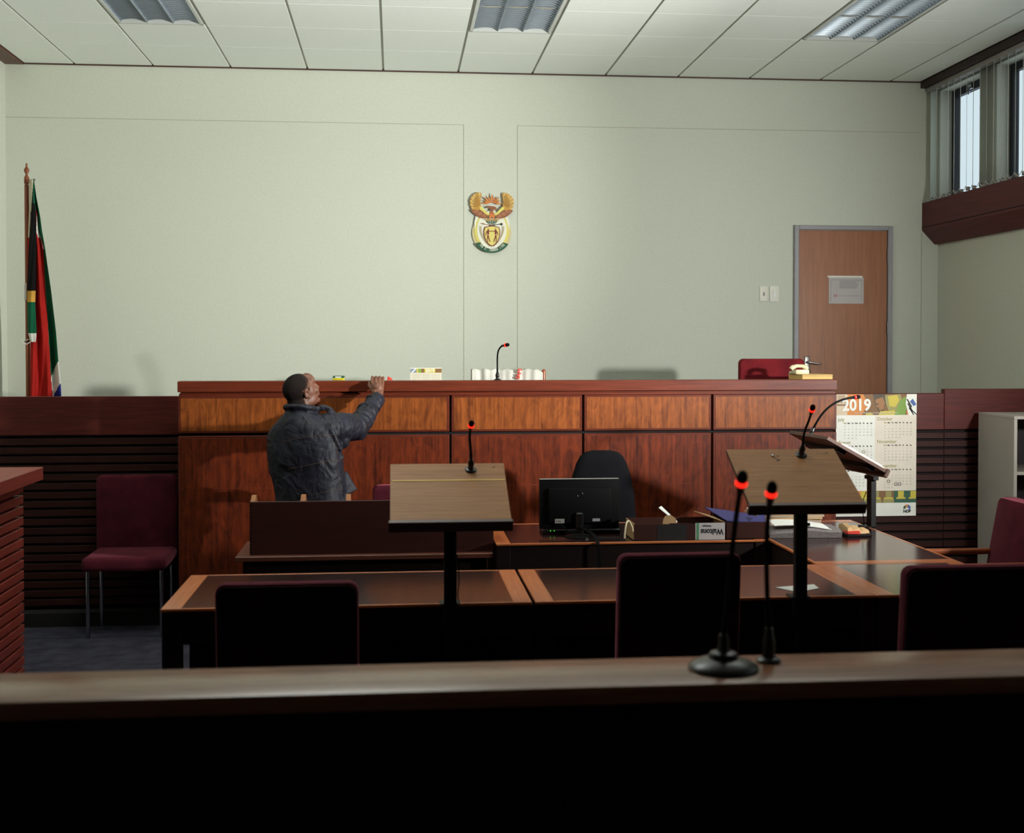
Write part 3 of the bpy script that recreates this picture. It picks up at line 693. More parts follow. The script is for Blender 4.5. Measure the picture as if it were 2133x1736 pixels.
mo = clo.modifiers.new('s', 'SOLIDIFY'); mo.thickness = .003; mo.offset = 1
b = MB(); b.text('SAPS', .036, (0, 0, 0), mat=Matrix.Translation((.842, 8.352, DZ+.850)) @ Matrix.Rotation(PI/2, 4, 'X') @ Matrix.Rotation(1.28, 4, 'Z'), ext=.008, bold=.001)
obj('red_lettering', b, 'redp', clo, off=clo.location)

# ------------------------------------------------------------------ tables
def table(label, cx, cy, w, d, rz=0, z=.75, group='leather-topped court tables', modesty=1):
    t = thing('court_table', label, 'table', (cx, cy, 0), rz, group); bw = .075
    b = MB(); b.box(-w/2, -w/2+bw, -d/2, d/2, z-.011, z, bev=.002); obj('end_border', b, 'border', t)
    b = MB(); b.box(w/2-bw, w/2, -d/2, d/2, z-.011, z, bev=.002); obj('end_border', b, 'border', t)
    for y0, y1 in ((-d/2, -d/2+.014), (d/2-.014, d/2)):
        b = MB(); b.box(-w/2+bw, w/2-bw, y0, y1, z-.011, z, bev=.0015); obj('edge_strip', b, 'borderx', t)
    b = MB(); b.box(-w/2+bw, w/2-bw, -d/2+.014, d/2-.014, z-.010, z-.001); obj('leather_inlay', b, 'leather', t)
    b = MB(); b.box(-w/2+.02, w/2-.02, -d/2+.012, -d/2+.034, z-.14, z-.011); b.box(-w/2+.02, w/2-.02, d/2-.034, d/2-.012, z-.14, z-.011)
    for s_ in (-1, 1): b.box(s_*(w/2-.034), s_*(w/2-.012), -d/2+.012, d/2-.012, z-.14, z-.011)
    obj('apron', b, 'tabdark', t)
    for sx in (-1, 1):
        for sy in (-1, 1):
            b = MB(); b.box(sx*(w/2-.004), sx*(w/2-.074), sy*(d/2-.004), sy*(d/2-.074), 0, z-.011, bev=.003); obj('leg', b, 'tabdark', t)
    if modesty:
        b = MB(); b.box(-w/2+.074, w/2-.074, modesty*(d/2-.05), modesty*(d/2-.03), .12, z-.14); obj('modesty_panel', b, 'tabdark', t)
    return t
table('front-row court table at left, below the left lectern', -.18, 5.087, 1.42, .70)
table('front-row court table in the middle with a white paper on it', 1.230, 5.087, 1.375, .70)
table('corner court table at right, reflecting the calendar', 2.262, 5.087, .68, .70)
table('court table set lengthwise at right, reaching back towards the calendar', 2.262, 6.128, 1.374, .68, PI/2)
table('court table at the back carrying the black monitor and cardboard box', 1.212, 6.495, 1.415, .69, modesty=-1)
# low clerk's desk with the document rack
t = thing('low_desk', 'low dark wooden desk under the long document rack', 'desk', (-.15, 6.50, 0)); 
b = MB(); b.box(-.645, .640, -.33, .18, .675, .70, bev=.003); obj('desk_top', b, 'orgedge', t)
b = MB(); b.box(-.60, .60, -.29, -.27, .08, .675); obj('front_panel', b, 'tabdark', t)
for sx in (-1, 1):
    b = MB(); b.box(sx*.61, sx*.58, -.30, .16, 0, .675); obj('side_panel', b, 'tabdark', t)
t = thing('document_rack', 'long dark wooden document rack with sloping dividers on the low desk', 'rack', (-.115, 6.22, .70))
b = MB(); b.box(-.613, .612, 0, .018, 0, .268, bev=.002); obj('front_panel', b, 'orgwood', t)
b = MB(); b.box(-.613, .612, .018, .26, 0, .015); obj('base_board', b, 'orgwood', t)
for k, x in enumerate((-.600, -.352, -.125, .13, .37, .598)):
    b = MB(); b.prism([(.018, .0), (.018, .268), (.085, .292), (.10, .292), (.26, .18), (.26, 0)], x-.012, x+.012, 'yz', 0, bev=.002); obj('divider', b, 'orgend', t)
b = MB()
for k in range(14): b.box(-.6135, -.603, -.0006, 0, .012+k*.018, .020+k*.018)
obj('finger_joint', b, 'tabdark', t)
# left slatted box
LX, LY, LZ = -1.75, 6.30, 1.146
t = thing('slatted_stand', 'slatted reddish wooden stand with an overhanging top at the left edge', 'stand', (LX-.7, LY-1.2, 0)); off = t.location.copy()
b = MB(); b.box(XL+.02, LX, LY-2.4, LY, LZ-.064, LZ, bev=.003); obj('top_board', b, 'slaty', t, off=off)
b = MB(); b.box(XL+.05, LX-.125, LY-2.3, LY-.06, 0, LZ-.064); obj('carcass', b, 'slat_back', t, off=off)
z = LZ-.064-.019
while z > .06:
    b = MB(); b.box(LX-.125, LX-.088, LY-2.3, LY-.03, z-.040, z, bev=.002); obj('slat', b, 'slaty', t, off=off); z -= .0535
# dock rail in the foreground
t = thing('dock_rail', 'wide wooden dock rail across the foreground, dark below', 'rail', (.3, 2.78, 0)); off = t.location.copy()
M['railreflect'] = wood('rail_reflection', (136, 76, 54), (96, 50, 36), 'y', 1, .9, spec=.05)  # unused: brown tone painted for a reflection on the rail top
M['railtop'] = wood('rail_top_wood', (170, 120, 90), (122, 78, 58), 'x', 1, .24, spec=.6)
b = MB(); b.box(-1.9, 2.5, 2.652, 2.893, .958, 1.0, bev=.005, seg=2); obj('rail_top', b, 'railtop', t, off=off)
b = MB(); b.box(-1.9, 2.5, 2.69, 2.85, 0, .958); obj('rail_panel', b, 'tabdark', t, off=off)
# ------------------------------------------------------------------ lecterns
def lectern(first, loc, rz, label, strip=False, yoff=-.087, hoff=0):
    """local origin: foot of the post on the table top; board slopes up towards +y"""
    G_ = 'table-mounted oak lecterns'
    t = thing('lectern', label, 'lectern', loc, rz, G_)
    ang = math.atan2(.178, .33); Lb = .385
    mt = Matrix.Translation((0, yoff, .322+hoff)) @ Matrix.Rotation(ang, 4, 'X')
    b = MB(); b.box(-.23, .23, 0, Lb, 0, .0165, bev=.001, mat=mt); bd = obj('board', b, 'lip', t)  # board coloured dark: shade on its edges and underside put into the wood
    b = MB(); b.box(-.23, .23, 0.0005, Lb, .0165, .018, mat=mt); obj('oak_face', b, 'oak', bd, label='pale oak top face')
    b = MB(); b.box(-.236, .236, -.022, 0, -.022, .024, bev=.003, mat=mt); obj('book_lip', b, 'lip', t)
    b = MB(); b.box(-.20, .20, .05, .10, -.022, 0, mat=mt); b.box(-.20, .20, .24, .29, -.022, 0, mat=mt); obj('batten', b, 'tabdark', t)
    b = MB(); hz = .322+hoff-yoff*.539; b.box(-.0245, .0245, -.034, -.001, -.20, hz-.020, bev=.003); b.box(-.05, .05, -.034, .0, hz-.045, hz-.024, bev=.002); pst = obj('post', b, 'blk', t)
    b = MB(); b.box(-.04, .04, -.035, .045, .0005, .006, bev=.002); b.box(-.03, .03, -.036, -.0015, -.10, .006, bev=.002); obj('clamp_plate', b, 'blk', t)
    b = MB(); b.lathe([(0, 0), (.007, 0), (.007, .016), (0, .016)], (0, 0, 0), 12, mat=Matrix.Translation((.024, -.01, .29)) @ Matrix.Rotation(PI/2, 4, 'Y')); obj('clamp_knob', b, 'blk', t)
    b = MB(); b.tube([(.026, .0, .19), (.034, .012, .15), (.036, .016, .08), (.030, .012, .03), (.034, .010, .004)], .0022, 8); obj('cable', b, 'blkmat', t)
    if strip:
        b = MB(); b.box(-.222, .226, .262, .269, .0182, .0196, mat=mt); obj('yellow_strip', b, 'yline', t)
        b = MB(); 
        for x, y, r in ((.188, .356, .004), (.178, .352, .0015)): b.box(x-r, x+r, y-r*.7, y+r*.7, .018, .0188, mat=mt)
        obj('screw_hole', b, 'blk', t)
    else:
        b = MB()
        for x, y, r in ((-.035, .30, .003), (.19, .355, .0025), (.178, .35, .002), (.15, .352, .0014), (-.04, .318, .003), (-.052, .335, .002), (-.025, .333, .0025), (.075, .29, .002), (-.03, .305, .004), (.166, .353, .0012)): b.box(x-r*1.6, x+r*1.6, y-r, y+r, .018, .0186, mat=mt)
        b.rnd(.0006); obj('screw_hole', b, 'blk', t)
    return t, mt
l1, MT = lectern(None, (.209, 4.7365, .75), 0, 'oak lectern board with a yellow strip on the left front-row table', True)
l2, MT2 = lectern(None, (1.598, 4.7365, .75), 0, 'oak lectern board with a chrome stud and screw holes on the middle front-row table', hoff=.048)
b = MB(); b.ell((-.047, .333, .021), (.006, .006, .0045), m=0); b2 = MB(); b2.merge(b.bm, MT2); obj('chrome_stud', b2, 'chrome', l2)
RZ3 = math.radians(97)
l3, MT3 = lectern(None, (2.604, 6.55, .75), RZ3, 'lectern seen from its side with a white sheet on it, in front of the calendar', yoff=.03)
b = MB(); b.box(-.215, .12, 0.012, .29, .0185, .0265); b.box(-.205, .13, .02, .27, .0268, .031)
b2 = MB(); b2.merge(b.bm, MT3)
sh3 = tag(obj('paper_sheet', b2, 'white'), 'white papers lying on the side-on lectern by the calendar', 'paper')
sh3.location = l3.location; sh3.rotation_euler = (0, 0, RZ3)

# ------------------------------------------------------------------ gooseneck microphones
def bez(p0, p1, p2, p3, n=20):
    p0, p1, p2, p3 = map(Vector, (p0, p1, p2, p3)); return [p0*(1-s)**3+p1*3*s*(1-s)**2+p2*3*s*s*(1-s)+p3*s**3 for s in [k/n for k in range(n+1)]]
def mic(label, base, path, base_kind='flange', up=Vector((0, 0, 1)), sc=1.0, neck=.005, brot=None):
    t = thing('gooseneck_microphone', label, 'microphone', base, 0, 'gooseneck microphones with red light rings'); o = Vector(base)
    q = Vector((0, 0, 1)).rotation_difference(up).to_matrix().to_4x4()
    b = MB()
    if base_kind == 'flange': b.lathe([(0, 0), (.023, 0), (.024, .003), (.021, .006), (.0125, .008), (.0105, .016), (.011, .022), (.013, .026), (.012, .036), (.009, .044), (.0075, .052), (0, .052)], (0, 0, 0), 24, mat=q)
    elif base_kind == 'dome': b.lathe([(0, 0), (.080, 0), (.082, .004), (.079, .009), (.070, .015), (.052, .022), (.040, .025), (.035, .026), (.034, .032), (.030, .038), (.016, .042), (.013, .05), (.012, .07), (.009, .08), (0, .08)], (0, 0, 0), 40, mat=q)
    else: b.lathe([(0, 0), (.028, 0), (.029, .005), (.026, .008), (.016, .010), (.0145, .02), (.0145, .05), (.012, .058), (.009, .08), (0, .08)], (0, 0, 0), 24, mat=q)
    obj('base', b, 'blkgloss', t)
    pts = [Vector(p)-o for p in path]
    tip = pts[-1]; d = (pts[-1]-pts[-2]).normalized()
    b = MB(); n = len(pts)
    b.tube(pts, [neck*(1.15 if k < 3 else 1.0) for k in range(n)], 12)
    obj('neck', b, 'blkmat', t)
    b = MB(); b.tube([tip-d*.03*sc, tip-d*.008*sc, tip], [neck, .0085*sc, .010*sc], 16); obj('collar', b, 'blkgloss', t)
    b = MB(); b.tube([tip, tip+d*.0018*sc, tip+d*.0075*sc, tip+d*.0092*sc], [.0105*sc, .0126*sc, .0126*sc, .0105*sc], 24); obj('light_ring', b, 'led', t, label='glowing red light ring')
    b = MB(); s0 = tip+d*.0092*sc; b.tube([s0, s0+d*.003*sc, s0+d*.012*sc, s0+d*.019*sc, s0+d*.024*sc, s0+d*.0255*sc], [.0098*sc, .0112*sc, .0112*sc, .0096*sc, .005*sc, .001*sc], 20); obj('foam_head', b, 'foam', t)
    return t
def onboard(lec, x, y, MT=MT):   # a point on the board's top face, in world coordinates
    return Matrix.Translation(lec.location) @ Matrix.Rotation(lec.rotation_euler.z, 4, 'Z') @ MT @ Vector((x, y, .018))
def bnormal(lec): return (Matrix.Rotation(lec.rotation_euler.z, 4, 'Z') @ MT.to_3x3().to_4x4()) @ Vector((0, 0, 1))
B1 = onboard(l1, .093, .338); N1 = bnormal(l1)
mic('black gooseneck microphone mounted on the left lectern', B1, bez(B1+N1*.05, B1+N1*.10+Vector((0, .02, .03)), PY(975, 915, 4.93), PY(981, 888, 4.85), 18), up=N1)
B2 = onboard(l2, .075, .338, MT2); N2 = bnormal(l2)
mic('black gooseneck microphone mounted on the right lectern, near its chrome stud', B2, bez(B2+N2*.05, B2+N2*.10+Vector((0.0, .02, .03)), PY(1681, 895, 4.93), PY(1691, 856, 4.85), 18), up=N2)
B3 = onboard(l3, .06, .345, MT3); N3 = bnormal(l3)
mic('long curved gooseneck microphone on the side-on lectern, arching before the calendar', B3, bez(B3+N3*.05, PY(1712, 856, 6.5), PY(1736, 832, 6.5), PY(1780, 828, 6.5), 24), up=N3, neck=.006)
B4 = Vector((.640, BY+.055, BT))
mic('gooseneck microphone standing on the bench top, bent to the right', B4, bez(B4+Vector((0, 0, .045)), B4+Vector((.0, 0, .15)), PY(1033, 722, BY+.03), PY(1052, 719.5, BY-.02), 24))
B5 = Vector((.757, 2.775, 1.0))
mic('blurred tabletop microphone on a round domed base on the dock rail', B5, bez(B5+Vector((.0, 0, .07)), B5+Vector((.012, .0, .2)), PY(1528, 1100, 2.78), PY(1543.5, 1011, 2.72), 22), 'dome', sc=1.12, neck=.0062)
B6 = Vector((.882, 2.83, 1.0))
mic('blurred slim microphone screwed to the dock rail, right of the domed one', B6, bez(B6+Vector((.0, 0, .07)), B6+Vector((-.006, .0, .2)), PY(1592, 1120, 2.84), PY(1605.5, 1033, 2.79), 22), 'stub', sc=1.12, neck=.0062)

# ------------------------------------------------------------------ monitor, keyboard, boxes and papers on the back table
t = thing('monitor', 'black flat monitor seen from behind on the back table', 'monitor', (.965, 6.30, .75)); off = t.location.copy()
my = 6.42
b = MB(); b.box(.757, 1.18, my-.008, my+.022, .783, 1.045, bev=.004, seg=2); b.box(.80, 1.14, my-.028, my-.006, .81, 1.00, bev=.012, seg=2); sc_ = obj('screen_back', b, 'blkmat', t, off=off)
b = MB(); b.box(.758, 1.179, my-.009, my+.02, 1.0445, 1.0465); obj('top_edge', b, 'cgrey', sc_, off=off)
b = MB(); b.box(.835, .885, my-.0295, my-.0285, .815, .838, 0); obj('sticker', b, 'cgrey', sc_, off=off)
b = MB(); b.text('5-496', .012, (.839, my-.0297, .821)); obj('sticker_print', b, 'blackink', sc_, off=off)
b = MB(); b.box(1.035, 1.075, my-.0295, my-.0285, .823, .838); obj('sticker', b, 'steel', sc_, off=off)
b = MB(); b.tube([(.969+.014*math.cos(q), my-.029, .965+.014*math.sin(q)) for q in [2*PI*k/24 for k in range(25)]], .0012, 6); obj('round_logo', b, 'blkgloss', sc_, off=off)
b = MB(); b.box(.945, .985, my-.045, my-.022, .757, .87, bev=.006); obj('neck', b, 'blkgloss', t, off=off)
b = MB(); b.lathe([(0, .75), (.075, .75), (.075, .755), (.06, .760), (0, .762)], (.955, 6.335, 0), 32); obj('foot', b, 'blkgloss', t, off=off)
b = MB(); b.tube(bez((.96, my-.03, .80), (1.0, my-.09, .77), (1.01, 6.16, .80), (1.02, 6.132, .74)) + bez((1.02, 6.132, .74), (1.022, 6.13, .70), (1.03, 6.125, .62), (1.03, 6.13, .45), 10)[1:], .005, 8)
b.tube(bez((.98, my-.03, .80), (1.03, my-.08, .765), (1.02, 6.17, .79), (1.028, 6.13, .74)) + bez((1.028, 6.13, .74), (1.03, 6.13, .70), (1.04, 6.125, .62), (1.038, 6.13, .45), 10)[1:], .004, 8)
b.tube(bez((.86, my-.02, .82), (.88, my-.05, .79), (.91, my-.05, .765), (.94, my-.04, .77)), .003, 8); obj('cable', b, 'blkmat', t, off=off)
t = thing('keyboard', 'black keyboard with two green lights behind the monitor stand', 'keyboard', (.985, 6.5, .75)); off = t.location.copy()
b = MB(); b.box(.775, 1.195, 6.445, 6.585, .7505, .772, bev=.004); obj('case', b, 'blkgloss', t, off=off)
b = MB()
for k in range(20):
    for j in range(4): b.box(.785+k*.02, .802+k*.02, 6.47+j*.026, 6.491+j*.026, .772, .778)
obj('keys', b, 'blkmat', t, off=off)
for x in (.818, .838):
    b = MB(); b.box(x-.002, x+.002, 6.4435, 6.446, .765, .769); obj('light', b, 'ledg', t, off=off, label='green light')
t = thing('office_chair', 'black rounded office chair behind the monitor', 'chair', (1.205, 7.10, 0)); 
b = MB(); rings = []
prof = [(.62, .19), (.68, .203), (.76, .203), (.88, .194), (.98, .176), (1.06, .150), (1.10, .128), (1.125, .098), (1.134, .06)]
for z, hw in prof:
    r = []
    for k in range(24):
        a = 2*PI*k/24; ca, sa = math.cos(a), math.sin(a); e = .62
        r.append(Vector((hw*math.copysign(abs(ca)**e, ca), .04*math.copysign(abs(sa)**.9, sa)*(1 if z < 1.12 else .7)+.04*(z-.62), z)))
    rings.append(r)
b.loft(rings); obj('backrest', b, [fabric('office_black', (17, 17, 21), (9, 9, 12), 900)], t)
b = MB(); b.box(-.23, .23, -.50, -.03, .44, .52, bev=.03, seg=3); obj('seat', b, 'blkmat', t)
b = MB(); b.tube([(0, .05, .66), (0, .06, .50), (0, -.02, .43), (0, -.20, .43)], .02, 10); obj('back_bracket', b, 'blk', t)
b = MB(); b.tube([(0, -.26, .09), (0, -.26, .44)], .026, 14); obj('gas_column', b, 'blk', t)
for k in range(5):
    a = 2*PI*k/5+.3; b = MB(); ex, ey = .27*math.cos(a), -.26+.27*math.sin(a); b.tube([(0, -.26, .10), (ex, ey, .072)], [.024, .016], 10); lg = obj('base_arm', b, 'blk', t)
    b = MB(); b.lathe([(0, -.012), (.027, -.012), (.027, .012), (0, .012)], (ex, ey, .027), 16, mat=Matrix.Rotation(PI/2, 4, 'X') @ Matrix.Rotation(a, 4, 'Y')); obj('caster', b, 'blkmat', lg)
# open carton
t = thing('cardboard_box', 'open dark cardboard box with an upside-down white label on the back table', 'box', (1.453, 6.26, .75)); off = t.location.copy()
bx0, bx1, by0, by1, bz1 = 1.215, 1.690, 6.175, 6.40, .838
b = MB(); b.box(bx0, bx1, by0, by0+.004, .7505, bz1-.004); b.box(1.40, 1.50, by0, by0+.004, bz1-.005, bz1); fr_ = obj('front_wall', b, 'cardd', t, off=off)
b = MB(); b.box(1.335, 1.49, by0-.001, by0, .7515, bz1-.006); obj('black_print', b, 'boxblack', fr_, off=off)
b = MB(); b.box(1.535, 1.690, by0-.0015, by0, .7515, bz1); b.text('Waltons', .042, (0, 0, 0), m=1, mat=Matrix.Translation((1.682, by0-.0021, .806)) @ Matrix.Rotation(PI/2, 4, 'X') @ Matrix.Rotation(PI, 4, 'Z'), bold=.0008, sx=.82)
b.text('Envelopes', .014, (0, 0, 0), m=1, mat=Matrix.Translation((1.617, by0-.0021, .826)) @ Matrix.Rotation(PI/2, 4, 'X') @ Matrix.Rotation(PI, 4, 'Z'), sx=.8); b.box(1.541, 1.553, by0-.0021, by0-.0015, .7515, bz1, 2); obj('white_label', b, ['note', 'blackink', 'green'], fr_, off=off)
b = MB(); b.box(bx0, bx1, by1-.004, by1, .7505, bz1); obj('rear_wall', b, 'cardd', t, off=off)  # shade inside the carton put into this wall's dark colour
for x in (bx0, bx1-.004):
    b = MB(); b.box(x, x+.004, by0+.004, by1-.004, .7505, bz1); obj('side_wall', b, 'card', t, off=off)
b = MB(); b.box(bx0, bx1, by0, by1, .7502, .7535); obj('bottom', b, 'card', t, off=off)
b = MB(); p = [Vector((bx1, by0, bz1)), Vector((bx1, by1, bz1)), Vector((bx1-.11, by1, bz1+.030)), Vector((bx1-.085, by0+.09, bz1+.027))]; b.loft([p, [q+Vector((0, 0, .003)) for q in p]]); obj('flap', b, 'card', t, off=off)
b = MB(); p = [Vector((1.368, by0+.02, bz1-.01)), Vector((1.445, by0+.02, bz1-.01)), Vector((1.438, by0+.03, bz1+.022)), Vector((1.415, by0+.035, bz1+.038)), Vector((1.385, by0+.03, bz1+.035)), Vector((1.372, by0+.02, bz1+.02))]; b.loft([p, [q+Vector((0, .003, 0)) for q in p]]); obj('flap', b, 'card', t, off=off)
b = MB(); p = [Vector((1.445, by0+.03, bz1-.002)), Vector((1.452, by0+.06, bz1+.000)), Vector((1.372, by0+.08, bz1+.078)), Vector((1.353, by0+.05, bz1+.074))]; b.loft([p, [q+Vector((.002, 0, .002)) for q in p]])
tag(obj('paper_slip', b, 'white', off=(1.40, 6.23, .85)), 'white paper slip sticking up out of the open cardboard box', 'paper')
b = MB(); b.tube(bez((1.165, 6.17, .765), (1.17, 6.18, .84), (1.185, 6.20, .86), (1.196, 6.20, .848)) + bez((1.196, 6.20, .848), (1.205, 6.17, .83), (1.208, 6.168, .82), (1.209, 6.168, .80))[1:], .0045, 8, flat=.5)
tag(obj('string', b, 'cream', off=(1.18, 6.18, .80)), 'pale loop of string beside the keyboard and cardboard box', 'string')
# second carton with blue folder
t = thing('cardboard_box', 'plain brown cardboard box holding a blue folder under the right lectern', 'box', (1.83, 6.30, .75)); off = t.location.copy()
b = MB(); b.box(1.70, 1.91, 6.18, 6.184, .7505, .838); b.box(1.70, 1.91, 6.44, 6.444, .7505, .85); b.box(1.70, 1.704, 6.184, 6.44, .7505, .838); b.box(1.906, 1.91, 6.184, 6.44, .7505, .838); b.box(1.70, 1.91, 6.18, 6.444, .7502, .7535); obj('walls', b, 'cardd', t, off=off)
b = MB(); p = [Vector((1.705, 6.19, .842)), Vector((1.91, 6.19, .826)), Vector((1.905, 6.43, .840)), Vector((1.66, 6.47, .874))]; b.loft([p, [q+Vector((0, 0, .006)) for q in p]])
p = [Vector((1.83, 6.19, .841)), Vector((1.91, 6.19, .836)), Vector((1.93, 6.27, .872)), Vector((1.92, 6.26, .875))]; b.loft([p, [q+Vector((0, .004, .004)) for q in p]])
tag(obj('blue_folder', b, 'blue', off=(1.82, 6.3, .84)), 'blue folder lying in the plain brown box under the right lectern', 'folder')
# folders, newspaper, paper bag on the side table
def slab(name, label, cat, x, y, z, w, d, h, rot, mat, grp=None, curl=0):
    b = MB(); n = 8; rings = []
    for k in range(n+1):
        u = -w/2+w*k/n; c_ = curl*(abs(2*k/n-1)**3)
        rings.append([Vector((u, -d/2, c_)), Vector((u, d/2, c_*.6)), Vector((u, d/2, h+c_*.6)), Vector((u, -d/2, h+c_))])
    b.loft(rings); o = obj(name, b, mat); o.location = (x, y, z); o.rotation_euler = (0, 0, rot); tag(o, label, cat, grp); return o
slab('file_folder', 'thick grey-brown file at the bottom of the paper pile behind the right lectern', 'file', 2.125, 6.57, .7502, .34, .25, .060, .04, 'manila2', 'paper pile')
slab('file_folder', 'manila file in the middle of the paper pile behind the right lectern', 'file', 2.13, 6.575, .8105, .36, .25, .010, -.06, 'manila', 'paper pile')
slab('file_folder', 'thin dark-edged file second from top of the paper pile behind the right lectern', 'file', 2.13, 6.57, .8208, .37, .24, .012, .03, 'manila2', 'paper pile')
slab('file_folder', 'pale manila file on top of the paper pile behind the right lectern', 'file', 2.14, 6.575, .8331, .36, .24, .008, .10, 'manila', 'paper pile', .004)
slab('paper_sheet', 'white sheet poking out left on top of the paper pile behind the right lectern', 'paper', 2.03, 6.55, .8462, .21, .16, .002, -.2, 'white', None, .004)
b = MB(); rings = []
for k in range(13):
    q = k/12; x = -.19+.38*q; c_ = .022+.028*math.sin(q*2.6)+.004*math.sin(q*14)
    rings.append([Vector((x, -.10, .0)), Vector((x, .10, .0)), Vector((x, .10, c_)), Vector((x, -.07, c_*1.05)), Vector((x, -.105, c_*.7))])
b.loft(rings); o = obj('newspaper', b, 'news'); o.location = (2.13, 6.29, .7502); o.rotation_euler = (0, 0, -.06); tag(o, 'folded grey newspaper at the front of the side table behind the right lectern', 'newspaper')
b = MB(); rings = []
for k in range(11):
    q = k/10; x = -.16+.30*q; c_ = .052+.012*math.sin(q*3+.4)-.014*q
    rings.append([Vector((x, -.085, c_)), Vector((x, .08, c_+.006)), Vector((x, .08, c_+.009)), Vector((x, -.085, c_+.003))])
b.loft(rings); o2 = obj('paper_sheet', b, 'white'); o2.location = (2.13, 6.29, .7542); o2.rotation_euler = (0, 0, -.06); tag(o2, 'white sheet lying on the folded newspaper behind the right lectern', 'paper')
t = thing('paper_bag', 'crumpled brown paper bag with red print at the right end of the newspaper', 'bag', (2.40, 6.27, .7502))
b = MB(); rings = []; random.seed(3)
for k in range(9):
    q = k/8; x = -.045+.13*q; w_ = .07*(1-.45*q); h = .052*(1-.55*q)+.008*math.sin(k*2.1)
    rings.append([Vector((x, -w_, .022-.01*q)), Vector((x, w_, .012)), Vector((x, w_*.8, h)), Vector((x+.006*math.sin(k*1.7), 0, h+.008)), Vector((x, -w_*.9, h*.85))])
b.loft(rings); b.rnd(.003); obj('bag_paper', b, 'manila', t, ang=10)
b = MB(); b.box(-.05, .02, -.078, -.02, .012, .030, bev=.004); b.rnd(.002); obj('red_patch', b, 'redp', t)
b = MB(); b.box(-.05, .085, -.075, .04, .0, .014, bev=.003); b.rnd(.002); obj('dark_underside', b, 'boxblack', t)
b = MB(); p = [Vector((1.562, 4.932, .7497)), Vector((1.625, 4.827, .7497)), Vector((1.737, 4.895, .7497)), Vector((1.743, 4.976, .7497))]; b.loft([p, [q+Vector((0, 0, .0012)) for q in p]])
tag(obj('paper_sheet', b, 'white', off=(1.66, 4.9, .75)), 'white paper sheet lying flat on the middle front-row table', 'paper')
b = MB(); b.cap((2.47, 6.50, .754), (2.56, 6.49, .754), .0035, .0035); tag(obj('pen', b, 'blk', off=(2.52, 6.5, .754)), 'black pen on the side table beside the lectern post', 'pen')

# ------------------------------------------------------------------ things on the bench
DT = 1.43
t = thing('desk_calendar', 'small white standing desk calendar with a coloured 2019 strip on the bench', 'calendar', (.195, 7.90, DT)); 
b = MB(); b.prism([(-.04, 0), (.04, 0), (.002, .178), (-.002, .178)], -.101, .101, 'yz'); obj('stand', b, 'white', t)
tl = math.atan2(.038, .178); mtc = Matrix.Translation((0, -.0415, 0)) @ Matrix.Rotation(-tl, 4, 'X')
b = MB(); b.box(-.101, .101, -.001, 0, 0, .150, 0, mat=mtc); pg = obj('page', b, 'ppage', t)
b = MB(); b.box(-.101, .101, -.001, 0, .150, .178, 0, mat=mtc)
for x0, x1, m in ((-.10, -.06, 1), (-.05, -.03, 2), (-.03, -.01, 3), (.06, .10, 3)): b.box(x0, x1, -.0013, -.001, .151, .177, m, mat=mtc)
b.prism([(-.095, .151), (-.085, .151), (-.06, .177), (-.07, .177)], -.0016, -.0012, 'xz', 4, mat=mtc)
b.text('2019', .029, (0, 0, 0), m=4, mat=mtc @ Matrix.Translation((-.004, -.0018, .154)) @ Matrix.Rotation(PI/2, 4, 'X'), bold=.0008, ext=.0003); obj('header', b, ['cyel', 'ppic', 'cgrn', 'cbrn', 'cwhite'], t)
b = MB()
for k in range(3):
    for j in range(8): b.box(-.085+.062*k, -.038+.062*k, -.0014, -.001, .135-.014*j, .1365-.014*j, mat=mtc)
obj('print', b, 'colive', t)
b = MB(); b.box(-.035, .035, -.05, .05, 0, .115, 0, bev=.001); b.box(-.0352, .0352, -.0502, .0502, .115, .128, 1); b.box(-.02, .018, -.0506, -.0502, .118, .125, 2)
o = obj('card_box', b, ['cyel', 'cdg', 'white']); o.location = (-.361, 7.90, DT); tag(o, 'small yellow and green carton on the bench left of the hand', 'carton')
M['yel'] = plain('bright_yellow', (236, 212, 40), .5); o.data.materials[0] = M['yel']
b = MB(); b.prism([(-.03, 0), (.05, 0), (.012, .112), (-.015, .125)], -.01, .01, 'xz', bev=.003); o = obj('red_folder', b, 'redp'); o.location = (-.035, 7.90, DT); tag(o, 'red card tip behind the bench beside the hand', 'folder')
t = thing('wooden_box', 'pale yellow box under the telephone on the bench', 'box', (2.75, 7.93, DT)); 
b = MB(); b.box(-.105, .100, -.14, .14, 0, .130, bev=.003); obj('body', b, 'ybox', t)
b = MB(); b.box(-.106, .101, -.142, .141, .120, .133, bev=.003); obj('lid', b, 'yboxd', t)
t = thing('telephone', 'cream telephone with its handset on the pale yellow box', 'telephone', (2.68, 7.96, DT+.133)); 
b = MB(); b.prism([(-.075, 0), (.075, 0), (.075, .016), (-.075, .03)], -.045, .045, 'yz', bev=.003); obj('body', b, 'cream', t)
b = MB(); b.tube([(-.055, 0, .030), (-.045, 0, .042), (-.015, 0, .053), (.02, 0, .052), (.045, 0, .044), (.055, 0, .03)], [.016, .017, .012, .012, .018, .016], 12); obj('handset', b, 'cream', t)
b = MB(); b.tube([(.055, .0, .028), (.066, -.01, .03), (.07, -.02, .018), (.062, -.03, .010)], .003, 8); obj('cord', b, 'blkmat', t)

